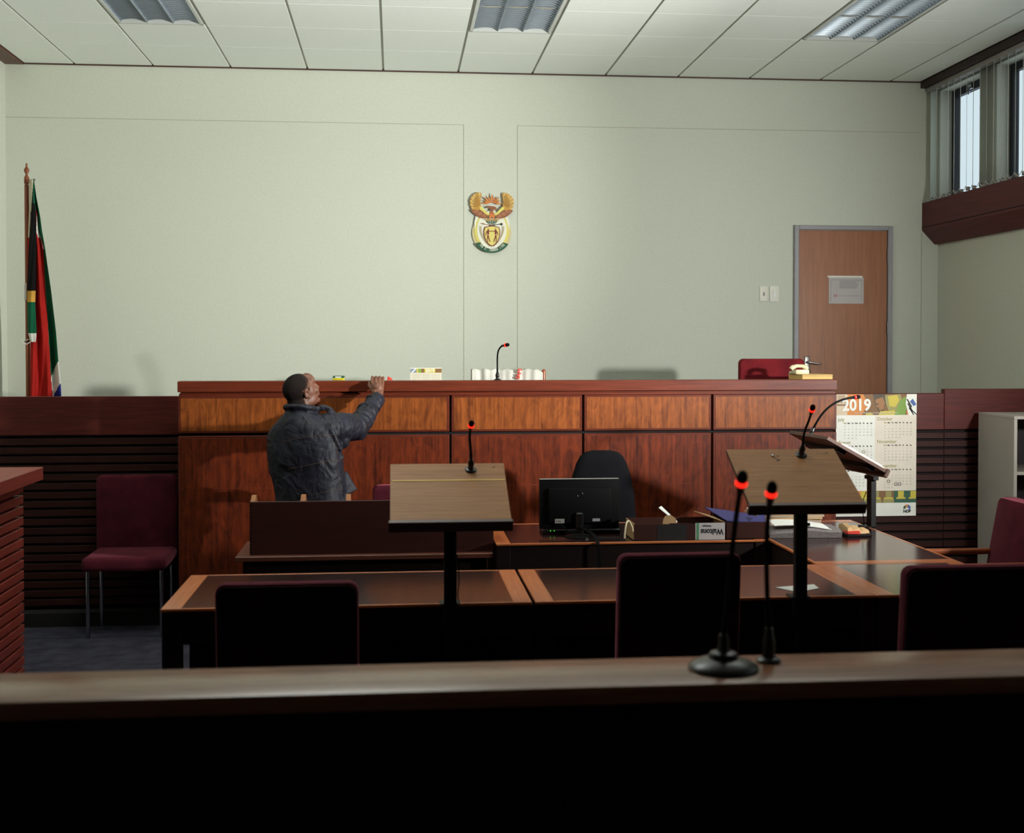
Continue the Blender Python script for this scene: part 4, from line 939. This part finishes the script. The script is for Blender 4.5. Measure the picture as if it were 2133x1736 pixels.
# ------------------------------------------------------------------ wall calendar
CY0 = PYF-.006; cx0, cx1, cz0, cz1 = 2.930, 3.488, .606, 1.426
t = thing('wall_calendar', 'large white 2019 wall calendar hung on the right slatted partition', 'calendar', (3.21, CY0, 1.0)); off = t.location.copy()
W_, H_ = cx1-cx0, cz1-cz0
def cX(px): return cx0+(px-130)/(1098-130)*W_
def cZ(py_): return cz1-(py_-125)/(1590-125)*H_
b = MB(); b.box(cx0, cx1, CY0, CY0+.004, cz0, cz1); obj('sheet', b, 'cwhite', t, off=off)
def cbox(mb, a, c, d, e, lay, m): mb.box(cX(a), cX(d), CY0-.0004*lay, CY0+.0002, cZ(e), cZ(c), m)
def cpoly(mb, pts, lay, m): mb.prism([(cX(x), cZ(y)) for x, y in pts], CY0-.0004*lay, CY0+.0002, 'xz', m)
b = MB(); hm = ['cora', 'ccol', 'cbrn', 'cdk', 'cyel', 'cgrn', 'cwhite', 'cblue', 'cskin', 'colive', 'blackink']
cbox(b, 130, 125, 1098, 375, 1, 0); cbox(b, 130, 125, 265, 375, 2, 1)
for k in range(6): cbox(b, 150+k*15, 135, 156+k*15, 230, 3, 2)
cbox(b, 140, 245, 250, 262, 3, 2); cbox(b, 150, 300, 240, 375, 2.5, 1)
cpoly(b, [(455, 125), (980, 125), (980, 375), (440, 375), (520, 250)], 2, 2)
cpoly(b, [(570, 125), (720, 125), (725, 240), (690, 330), (640, 335), (600, 260)], 3, 3)
cpoly(b, [(600, 190), (690, 160), (715, 230), (700, 300), (660, 325), (610, 270)], 4, 8)
cpoly(b, [(600, 240), (640, 235), (640, 250), (604, 254)], 5, 3); cpoly(b, [(618, 290), (648, 284), (640, 300)], 5, 3)
cpoly(b, [(715, 140), (900, 125), (920, 190), (900, 260), (850, 330), (760, 320), (725, 230)], 3.2, 9)
cpoly(b, [(750, 150), (860, 135), (890, 200), (840, 280), (770, 270)], 4.2, 4)
cpoly(b, [(900, 200), (960, 150), (985, 250), (960, 375), (830, 375)], 4.5, 5)
cpoly(b, [(660, 330), (830, 320), (860, 375), (640, 375)], 4.4, 4); cpoly(b, [(490, 360), (540, 340), (580, 375), (480, 375)], 4.4, 4)
cpoly(b, [(980, 125), (1098, 125), (1098, 375), (1000, 375), (965, 240)], 5, 6)
for x, y in ((975, 190), (985, 240), (1000, 290), (1040, 330)): cpoly(b, [(x, y), (x+12, y-8), (x+70, y+90 if y+90 < 375 else 374), (x+55, y+95 if y+95 < 375 else 374)], 6, 10)
cpoly(b, [(1015, 215), (1050, 180), (1095, 250), (1060, 270)], 6.5, 7)
b.text('2019', (cZ(185)-cZ(320))*1.42, (cX(200), CY0-.0034, cZ(318)), m=6, bold=.0035, sx=.93)
b.text('Towards a Transformed and Accessible Justice System for all', .0135, (cX(340), CY0-.0034, cZ(356)), m=6, sx=.92)
obj('header_picture', b, hm, t, off=off)
b = MB(); cbox(b, 598, 380, 1098, 1280, 1, 0); obj('right_column', b, 'ctan', t, off=off)
b = MB(); cbox(b, 130, 1285, 1098, 1430, 1, 0)
for k, m in enumerate((0, 0, 1, 1, 2, 2)): cbox(b, 290+k*135, 1285, 290+(k+1)*135, 1430, 2, m)
for k in range(5):
    x = 430+k*150; m = 0 if k < 1 else 3 if k < 3 else 2
    xe = lambda q: min(q, 1097)
    cbox(b, x, 1290, xe(x+70), 1365, 3, 4 if k in (1, 2) else 3); cbox(b, x-20, 1365, xe(x+90), 1385, 3.4, 3); cbox(b, x-30, 1385, xe(x+100), 1428, 3.2, 4 if k < 3 else 2)
obj('footer_picture', b, ['cora', 'cbrn', 'cdg', 'cyel', 'colive'], t, off=off)
# month grids; digits are cached
_dig = {}
def numerals(mb, s, size, x, z, m):
    w_ = size*.52; x -= w_*len(s)/2
    for ch in s:
        mb.text(ch, size, (x, CY0-.0007, z), m=m, ext=.0001); x += w_
months = [('July', 155, 445, 0, 31, 27), ('August', 155, 720, 3, 31, 31), ('September', 160, 1015, 6, 30, 35), ('October', 620, 440, 1, 31, 40), ('November', 622, 712, 4, 30, 44), ('December', 632, 1003, 6, 31, 48)]
marks = {'August': [9], 'September': [24], 'December': [16, 25, 26]}
for name, px, py_, start, days, wk in months:
    b = MB(); right = px > 500; mi = 0
    b.text(name, .031, (cX(px), CY0-.0008, cZ(py_)), m=0, ext=.0002, bold=.0004)
    x0 = (720 if right else 238); dx = 44.3 if right else 45
    for k, s_ in enumerate(('Wk', 'Mo', 'Tu', 'We', 'Th', 'Fr', 'Sa', 'Su')):
        b.text(s_, .0125, (cX(x0+dx*k), CY0-.0008, cZ(py_+ 35)), m=1 if k else 0, align='CENTER', ext=.0002, bold=.0006)
    r = 0; d0 = start
    for d in range(1, days+1):
        if d == 1 or d0 == 0:
            numerals(b, str(wk+r), .0105, cX(x0), cZ(py_+70+36*r), 2)
        z_ = cZ(py_+70+36*r); xx = cX(x0+dx*(d0+1)); numerals(b, str(d), .0125, xx, z_, 2)
        if d in marks.get(name, []):
            mm = 1 if right else 0
            for q in ((-.011, .011, -.004, -.001), (-.011, .011, .012, .015), (-.011, -.008, -.004, .015), (.008, .011, -.004, .015)): b.box(xx+q[0], xx+q[1], CY0-.0009, CY0-.0003, z_+q[2], z_+q[3], mm)
        d0 += 1
        if d0 == 7: d0 = 0; r += 1
    obj('month_block', b, ['colive', 'blackink', 'cnum'], t, off=off)
b = MB()
lx, lz = cX(990), cZ(1500); 
def sector(a0, a1, r0, r1, m):
    n = 12; P_ = [(lx+r1*math.cos(math.radians(a0+(a1-a0)*k/n)), lz+r1*math.sin(math.radians(a0+(a1-a0)*k/n))) for k in range(n+1)] + [(lx+r0*math.cos(math.radians(a1+(a0-a1)*k/n)), lz+r0*math.sin(math.radians(a1+(a0-a1)*k/n))) for k in range(n+1)]
    b.prism(P_, CY0-.0008, CY0+.0002, 'xz', m)
sector(0, 70, .008, .026, 1); sector(72, 130, .004, .026, 0); sector(132, 190, .010, .026, 2); sector(-40, -4, .012, .024, 1)
b.text('NDP', .026, (lx, CY0-.001, cZ(1550)), m=3, align='CENTER', bold=.0012, ext=.0002); obj('logo', b, ['cora', 'cblue', 'cdg', 'blackink'], t, off=off)

# ------------------------------------------------------------------ grey open cabinet
t = thing('cabinet', 'grey open-fronted cabinet against the partition at the right edge', 'cabinet', (4.13, 7.66, 0)); off = t.location.copy()
kx0, kx1, ky0, ky1, kz = 3.90, 4.48, 7.42, 7.90, 1.304
b = MB(); b.box(kx0, kx0+.022, ky0, ky1, .0, kz-.02, bev=.002); obj('side_panel', b, 'cab', t, off=off)
b = MB(); b.box(kx1-.022, kx1, ky0, ky1, .0, kz-.02, bev=.002); obj('side_panel', b, 'cab', t, off=off)
b = MB(); b.box(kx0, kx1, ky0, ky1, kz-.02, kz, bev=.002); obj('top_panel', b, 'cab', t, off=off)
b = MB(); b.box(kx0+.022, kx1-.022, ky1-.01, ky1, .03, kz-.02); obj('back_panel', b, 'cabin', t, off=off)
for z in (.05, .50, .93):
    b = MB(); b.box(kx0+.022, kx1-.022, ky0+.005, ky1-.01, z, z+.02); obj('shelf', b, 'cab', t, off=off)
# ------------------------------------------------------------------ the man at the bench
def remesh(mb, mats, name, voxel, smooth=4, factor=.5):
    me = mesh_from(mb, mats, name+'_raw'); o = bpy.data.objects.new(name+'_raw', me); COL.objects.link(o)
    m1 = o.modifiers.new('r', 'REMESH'); m1.mode = 'VOXEL'; m1.voxel_size = voxel; m1.use_smooth_shade = True
    m2 = o.modifiers.new('s', 'SMOOTH'); m2.factor = factor; m2.iterations = smooth
    dg = bpy.context.evaluated_depsgraph_get(); dg.update()
    out = bpy.data.meshes.new_from_object(o.evaluated_get(dg), depsgraph=dg); out.name = name
    bpy.data.objects.remove(o); bpy.data.meshes.remove(me)
    out.materials.clear()
    for m in mats: out.materials.append(M[m])
    for p in out.polygons: p.use_smooth = True; p.material_index = 0
    return out
V = Vector
t = thing('person', 'man in a dark denim jacket seen from behind, reaching up to the bench edge', 'person', (-.50, 7.10, 0)); off = t.location.copy()
fh = V((.82, .57, 0)).normalized(); tl = math.radians(25)
HF = fh*math.cos(tl)+_z*math.sin(tl); HR = V((fh.y, -fh.x, 0)); HU = HR.cross(HF).normalized()
HC = V((-.536, 7.10, 1.487)); HS = .95
def hp(f, s, u): return HC+(HF*f+HR*s+HU*u)*HS
hrot = Matrix((HF, HR, HU)).transposed()
def hell(b, f, s, u, r): b.ell(hp(f, s, u), tuple(q*HS for q in r), hrot, seg=24)
b = MB()
hell(b, -.015, 0, .030, (.096, .076, .086)); hell(b, .030, 0, .0, (.064, .066, .085)); hell(b, .028, 0, -.045, (.064, .058, .060))
hell(b, .045, 0, -.083, (.042, .040, .028)); hell(b, .078, 0, -.094, (.018, .020, .016)); hell(b, .068, 0, .045, (.036, .058, .045))
for s_ in (-1, 1):
    hell(b, .082, s_*.026, .024, (.012, .022, .008)); hell(b, .070, s_*.040, -.022, (.022, .022, .024)); hell(b, .082, s_*.031, .006, (.010, .015, .010))
    hell(b, .010, s_*.048, -.062, (.042, .012, .026))
    for k in range(9):      # ear rim and lobe
        a = math.radians(-70+k*34); b.ell(hp(-.012-.014*math.cos(a)*-1, s_*(.078+.004*math.sin(a)), -.010+.026*math.sin(a)), (.0065, .0065, .0065))
    hell(b, -.010, s_*.074, -.010, (.015, .006, .022)); hell(b, .002, s_*.074, -.036, (.008, .006, .008))
b.cap(hp(.088, 0, .016), hp(.112, 0, -.024), .009*HS, .0125*HS)
for s_ in (-1, 1): hell(b, .101, s_*.013, -.027, (.010, .008, .008))
hell(b, .096, 0, -.052, (.011, .024, .0065)); hell(b, .094, 0, -.064, (.011, .021, .0075)); hell(b, .086, 0, -.057, (.014, .028, .016))
b.cap(hp(-.032, 0, -.055), (-.545, 7.085, 1.30), .056, .062)
b.cap(hp(-.055, 0, -.02), (-.552, 7.07, 1.33), .046, .06)
# trunk and limbs
for z_, cx_, hw, hd in ((1.24, -.527, .155, .095), (1.10, -.515, .16, .10), (.95, -.50, .15, .10), (.85, -.49, .155, .105)): b.ell((cx_, 7.09, z_), (hw, hd, .12))
SH = V((-.345, 7.06, 1.29)); EL = V((-.222, 7.30, 1.275)); WR = V((-.104, 7.515, 1.447))
b.cap(V((-.45, 7.08, 1.27)), SH, .07, .055); b.cap(SH, EL, .050, .040); b.cap(EL, WR, .040, .026)
LSH = V((-.66, 7.12, 1.25)); LEL = V((-.67, 7.17, 1.02)); LWR = V((-.60, 7.36, .92))
b.cap(V((-.58, 7.09, 1.26)), LSH, .07, .055); b.cap(LSH, LEL, .050, .040); b.cap(LEL, LWR, .040, .026)
for s_, hx in ((-1, -.575), (1, -.415)):
    b.cap((hx, 7.10, .82), (hx-.005*s_, 7.12, .45), .085, .058); b.cap((hx-.005*s_, 7.12, .45), (hx, 7.08, .09), .055, .036); b.cap((hx, 7.07, .05), (hx+.02*s_, 7.22, .035), .038, .03)
# right hand: palm against the rail, fingers over its top edge
kx = (-.144, -.1215, -.0995, -.0785); kz = (1.528, 1.534, 1.531, 1.522)
TOPZ = BT
for i in range(4):
    K_ = V((kx[i], 7.598, kz[i])); b.cap(WR+V(((i-1.5)*.009, 0, .002)), K_, .016, .0115)
    mid = V((kx[i]+.002, 7.632+.004*(i == 1), TOPZ+.024-.004*(i == 3))); dist = V((kx[i]+.003, 7.662-.006*(i == 3), TOPZ+.0165)); tip = V((kx[i]+.003, 7.680-.010*(i in (0, 3)), TOPZ+.0095))
    b.cap(K_, mid, .0102, .0090); b.cap(mid, dist, .0090, .0083); b.cap(dist, tip, .0084, .0072)
b.ell((-.110, 7.555, 1.490), (.036, .030, .035)); 
b.cap(WR+V((-.018, .012, .006)), (-.150, 7.575, 1.492), .015, .0125); b.cap((-.150, 7.575, 1.492), (-.163, 7.606, 1.506), .0115, .010); b.cap((-.163, 7.606, 1.506), (-.160, 7.625, 1.524), .0098, .008)
# left hand hanging
for i in range(4):
    o_ = V((.012*(i-1.5), .0, .018*(1.5-i)*.9)); k0 = LWR+V((.03, .075, -.02))+o_; k1 = k0+V((.025, .03, -.03)); k2 = k1+V((.02, -.005, -.03))
    b.cap(LWR+o_*.5, k0, .015, .011); b.cap(k0, k1, .010, .009); b.cap(k1, k2, .009, .0075)
b.cap(LWR, LWR+V((.045, .04, .02)), .014, .011); b.cap(LWR+V((.045, .04, .02)), LWR+V((.065, .06, -.01)), .010, .0085)
bm_body = remesh(b, ['skin'], 'body', .0032, 2)
hbm = bmesh.new(); hbm.from_mesh(bm_body)
hv = [v for v in hbm.verts if (v.co-HC).length < .145 and abs((v.co-HC).dot(HR)) < .071]
for _ in range(5): bmesh.ops.smooth_vert(hbm, verts=hv, factor=.5, use_axis_x=True, use_axis_y=True, use_axis_z=True)
hbm.to_mesh(bm_body); hbm.free()
# hair: the scalp region of the head lifted a little along its normals
hb = bmesh.new(); src = bmesh.new(); src.from_mesh(bm_body); src.normal_update(); keep = {}
def inhair(co):
    d = co-HC; f, s, u = d.dot(HF)/HS, d.dot(HR)/HS, d.dot(HU)/HS
    if abs(s) > .13 or u < -.075 or u > .16 or f < -.14: return False
    jx = .010*math.sin(s*160)*.2
    if abs(s) > .066 and u < .024 and f > -.030 and f < .03: return (f > .010 and f < .024 and u > -.012 and abs(s) < .074)
    if u > .062: return f < .046+jx
    if u > .012: return f < -.004+(u-.012)*1.0+jx
    if u > -.02: return f < -.018
    return f < -.030-(-.02-u)*.1
for fa in src.faces:
    if inhair(fa.calc_center_median()):
        vs_ = []
        for v in fa.verts:
            if v.index not in keep: keep[v.index] = hb.verts.new(v.co+v.normal*.0016-off)
            vs_.append(keep[v.index])
        nf = hb.faces.new(vs_); d = fa.calc_center_median()-HC; f, u = d.dot(HF)/HS, d.dot(HU)/HS
        edge_ = min((.046 if u > .062 else -.004+(u-.012)*1.0 if u > .012 else -.018 if u > -.02 else -.030)-f, u+.075)+.006*math.sin(f*900+u*700)*math.sin(u*1300)
        nf.material_index = 0 if edge_ > .024 else 1 if edge_ > .010 else 2
hm_ = bpy.data.meshes.new('hair'); hb.to_mesh(hm_); hb.free(); src.free(); [hm_.materials.append(M[q]) for q in ('hair', 'fade', 'fade2')]
for p in hm_.polygons: p.use_smooth = True
bo = bpy.data.objects.new('body', bm_body); COL.objects.link(bo); bo.parent = t
ho = bpy.data.objects.new('hair', hm_); COL.objects.link(ho); ho.parent = t; sd = ho.modifiers.new('s', 'SOLIDIFY'); sd.thickness = .0016
b = MB()
for s_ in (-1, 1): b.ell(hp(.0855, s_*.031, .006), (.0085, .0085, .0085))
eo = obj('eye', b, 'eye', bo, off=off)
b = MB()
for s_ in (-1, 1): b.ell(hp(.0905, s_*.031, .0065), (.0048, .0048, .0048))
obj('iris', b, 'hair', bo, off=off)
b = MB()
for s_ in (-1, 1): b.tube([hp(.088, s_*.014, .022), hp(.091, s_*.026, .027), hp(.080, s_*.043, .023)], [.002, .0032, .0016], 8)
obj('eyebrow', b, 'hair', bo, off=off)
# jacket
rv, fv = V((.94, -.34, 0)), V((.34, .94, 0))
def ring(c, hw, hd, z_, n=36, e=.85, wob=0, ph=0):
    r_ = []
    for k in range(n):
        a = 2*PI*k/n; ca, sa = math.cos(a), math.sin(a); q = 1+wob*math.sin(a*7+ph)
        r_.append(V((c[0], c[1], z_))+rv*(hw*q*math.copysign(abs(ca)**e, ca))+fv*(hd*q*math.copysign(abs(sa)**e, sa)))
    return r_
b = MB()
secs = [(.80, -.475, 7.10, .222, .155), (.84, -.475, 7.10, .215, .150), (.88, -.480, 7.10, .209, .145), (.93, -.488, 7.10, .209, .142), (.98, -.495, 7.10, .213, .142), (1.03, -.503, 7.097, .214, .140), (1.08, -.510, 7.095, .219, .142), (1.13, -.515, 7.09, .217, .140), (1.17, -.517, 7.09, .217, .139),
        (1.21, -.521, 7.087, .211, .134), (1.25, -.525, 7.085, .203, .128), (1.285, -.528, 7.083, .183, .122), (1.315, -.532, 7.08, .150, .110), (1.345, -.538, 7.08, .112, .095), (1.37, -.540, 7.08, .088, .083), (1.385, -.542, 7.08, .080, .078)]
b.loft([ring((c1, c2), hw, hd, z_, wob=.012, ph=z_*9) for z_, c1, c2, hw, hd in secs])
def sleeve(pts, rad, fold, seedv):
    random.seed(seedv); P_, R_ = [], []
    pts = [V(p) for p in pts]; n = 14
    for a_, c_, ra, rc in zip(pts, pts[1:], rad, rad[1:]):
        for k in range(n):
            q = k/n; P_.append(a_.lerp(c_, q)); R_.append((ra+(rc-ra)*q)*(1+fold*math.sin(len(P_)*1.25+random.uniform(-.5, .5))))
    P_.append(pts[-1]); R_.append(rad[-1])
    P_ = [P_[0]]+[(P_[k-1]+P_[k]*2+P_[k+1])/4 for k in range(1, len(P_)-1)]+[P_[-1]]
    b.tube(P_, R_, 24)
sleeve([(-.47, 7.07, 1.265), (-.40, 7.05, 1.275), (-.33, 7.09, 1.285), (-.222, 7.29, 1.272), (-.158, 7.40, 1.365), (-.102, 7.488, 1.436)], [.085, .088, .084, .071, .056, .046], .05, 5)
sleeve([(-.58, 7.10, 1.25), (-.655, 7.12, 1.225), (-.668, 7.15, 1.12), (-.665, 7.17, 1.02), (-.61, 7.34, .93)], [.08, .078, .070, .062, .048], .04, 6)
b.ell((-.215, 7.285, 1.235), (.050, .055, .045)); b.ell((-.30, 7.12, 1.215), (.04, .06, .06))
# fold ridges
for p0, p1, r in (((-.345, 7.01, 1.20), (-.315, 7.035, 1.05), .024), ((-.36, 6.975, 1.27), (-.31, 6.99, 1.16), .018), ((-.40, 6.965, 1.02), (-.30, 7.03, 1.12), .018), ((-.45, 6.97, .92), (-.33, 7.0, 1.05), .017), ((-.32, 7.0, .99), (-.28, 7.06, .86), .018), ((-.40, 6.97, .97), (-.36, 6.98, .83), .016), ((-.60, 6.985, 1.22), (-.50, 6.955, 1.10), .012), ((-.62, 7.005, 1.0), (-.52, 6.975, .90), .013)):
    b.cap(p0, p1, r, r*.6)
for k, (cx_, cyy, cz_) in enumerate(((-.28, 7.19, 1.275), (-.25, 7.24, 1.273), (-.20, 7.33, 1.305), (-.175, 7.375, 1.345), (-.135, 7.44, 1.40))):   # oblique sleeve rings
    d = (EL-SH).normalized() if k < 2 else (WR-EL).normalized()
    a1 = d.cross(V((0, 0, 1))).normalized(); a2 = d.cross(a1); rr = (.079, .076, .066, .062, .053)[k]
    b.tube([V((cx_, cyy, cz_))+a1*rr*math.cos(q)+a2*rr*math.sin(q)+d*.022*math.sin(q+k) for q in [2*PI*j/20 for j in range(21)]], .0075, 8)
# collar stand and flared collar point
b.tube([V((-.543, 7.075, 1.385))+rv*(.082*math.cos(q))+fv*(.078*math.sin(q))+_z*(.010+.012*math.sin(-q)) for q in [PI*.75+1.5*PI*j/22 for j in range(23)]], .017, 10)
b.loft([[V((-.475, 7.06, 1.362)), V((-.455, 7.10, 1.36)), V((-.455, 7.10, 1.388)), V((-.475, 7.06, 1.390))], [V((-.425, 7.07, 1.385)), V((-.405, 7.11, 1.38)), V((-.405, 7.11, 1.415)), V((-.425, 7.07, 1.417))], [V((-.375, 7.07, 1.372)), V((-.36, 7.11, 1.37)), V((-.36, 7.11, 1.395)), V((-.375, 7.07, 1.397))], [V((-.335, 7.07, 1.335)), V((-.325, 7.10, 1.333)), V((-.325, 7.10, 1.345)), V((-.335, 7.07, 1.347))]])
# open front edge flaring at the right hip
b.loft([[V((-.30, 7.10, 1.02)), V((-.28, 7.13, 1.02)), V((-.275, 7.12, 1.03)), V((-.30, 7.09, 1.03))], [V((-.29, 7.10, .94)), V((-.245, 7.14, .95)), V((-.24, 7.13, .96)), V((-.29, 7.09, .95))], [V((-.28, 7.10, .885)), V((-.222, 7.14, .91)), V((-.218, 7.13, .92)), V((-.28, 7.09, .895))]])
jm = remesh(b, ['denim'], 'jacket', .0065, 4)
bv = BVHTree.FromPolygons([v.co.copy() for v in jm.vertices], [tuple(p.vertices) for p in jm.polygons])
for v in jm.vertices: v.co -= off
for v in bm_body.vertices: v.co -= off
jo = bpy.data.objects.new('jacket', jm); COL.objects.link(jo); jo.parent = t
def stitch(pix):
    pts = []
    for (u0, v0), (u1, v1) in zip(pix, pix[1:]):
        for k in range(8):
            q = k/8; u, v_ = u0+(u1-u0)*q, v0+(v1-v0)*q
            hit = bv.ray_cast(CAM, ray(520+u/5.106, 740+v_/5.106).normalized())
            if hit[0] is not None: pts.append(hit[0]+hit[1]*.0006)
    if len(pts) > 3:
        bb = MB(); bb.tube(pts, .0009, 5); obj('stitching', bb, 'thread', jo, off=off)
stitch([(330, 930), (480, 895), (640, 868), (760, 852), (912, 846)]); stitch([(400, 1215), (640, 1168), (780, 1135), (900, 1118), (985, 1128)])
stitch([(560, 1500), (705, 1475), (880, 1440), (1010, 1420)]); stitch([(910, 850), (925, 1000), (915, 1110), (940, 1300), (960, 1430)])
stitch([(1165, 690), (1150, 660), (1120, 610)]); stitch([(1235, 545), (1275, 590), (1290, 640)])
b = MB()
for hx, s_ in ((-.575, -1), (-.415, 1)):
    b.cap((hx, 7.10, .84), (hx-.005*s_, 7.12, .45), .108, .078); b.cap((hx-.005*s_, 7.12, .45), (hx, 7.085, .10), .076, .062); b.tube([(hx, 7.085, .12), (hx, 7.085, .05)], .066, 20)
b.ell((-.495, 7.10, .86), (.185, .12, .10))
tm = remesh(b, ['trous'], 'trousers', .009, 3)
for v in tm.vertices: v.co -= off
to = bpy.data.objects.new('trousers', tm); COL.objects.link(to); to.parent = t
for hx, s_ in ((-.575, -1), (-.415, 1)):
    b = MB(); b.ell((hx, 7.05, .045), (.046, .06, .045)); b.ell((hx+.008*s_, 7.13, .042), (.050, .10, .040)); b.ell((hx+.015*s_, 7.22, .036), (.048, .06, .034)); b.box(hx-.045, hx+.05, 7.0, 7.26, .0, .018, bev=.008)
    sm_ = remesh(b, ['shoe'], 'shoe', .007, 3)
    zmin = min(v.co.z for v in sm_.vertices)
    for v in sm_.vertices: v.co -= off+V((0, 0, zmin-.0005))
    so = bpy.data.objects.new('shoe', sm_); COL.objects.link(so); so.parent = t
# ------------------------------------------------------------------ light
w = bpy.data.worlds.new('overcast'); SC.world = w; w.use_nodes = True
bg = w.node_tree.nodes['Background']; bg.inputs[0].default_value = (.80, .93, 1.0, 1); bg.inputs[1].default_value = .95
def spot(name, loc, aim, energy, angle, blend, radius, color):
    L = bpy.data.lights.new(name, 'SPOT'); L.energy = energy; L.spot_size = math.radians(angle); L.spot_blend = blend; L.shadow_soft_size = radius; L.color = color
    o = bpy.data.objects.new(name, L); COL.objects.link(o); o.location = loc
    o.rotation_euler = (Vector(aim)-Vector(loc)).to_track_quat('-Z', 'Y').to_euler(); return o
def along(loc, az, el):
    a, e = math.radians(az), math.radians(el); return Vector(loc)+Vector((math.cos(a)*math.cos(e), math.sin(a)*math.cos(e), math.sin(e)))
FL = (4.2, 4.6, 1.90)
spot('studio_flash', FL, along(FL, 141, 9), 1260, 58, 1.0, .08, (1.0, 1.0, .96))
spot('studio_flash_wide', FL, along(FL, 127, 5), 610, 98, 1.0, .08, (1.0, 1.0, .97))
for ux, ue in ((-.6, 74), (2.3, 22)):
    L = bpy.data.lights.new('ceiling_fill', 'AREA'); L.shape = 'RECTANGLE'; L.size = 1.6; L.size_y = 1.2; L.energy = ue  # added fill: unseen area lamps brightening the ceiling for soft overhead light
    lo = bpy.data.objects.new('ceiling_fill', L); COL.objects.link(lo); lo.location = (ux, 5.9, 3.44); lo.rotation_euler = (PI, 0, 0)
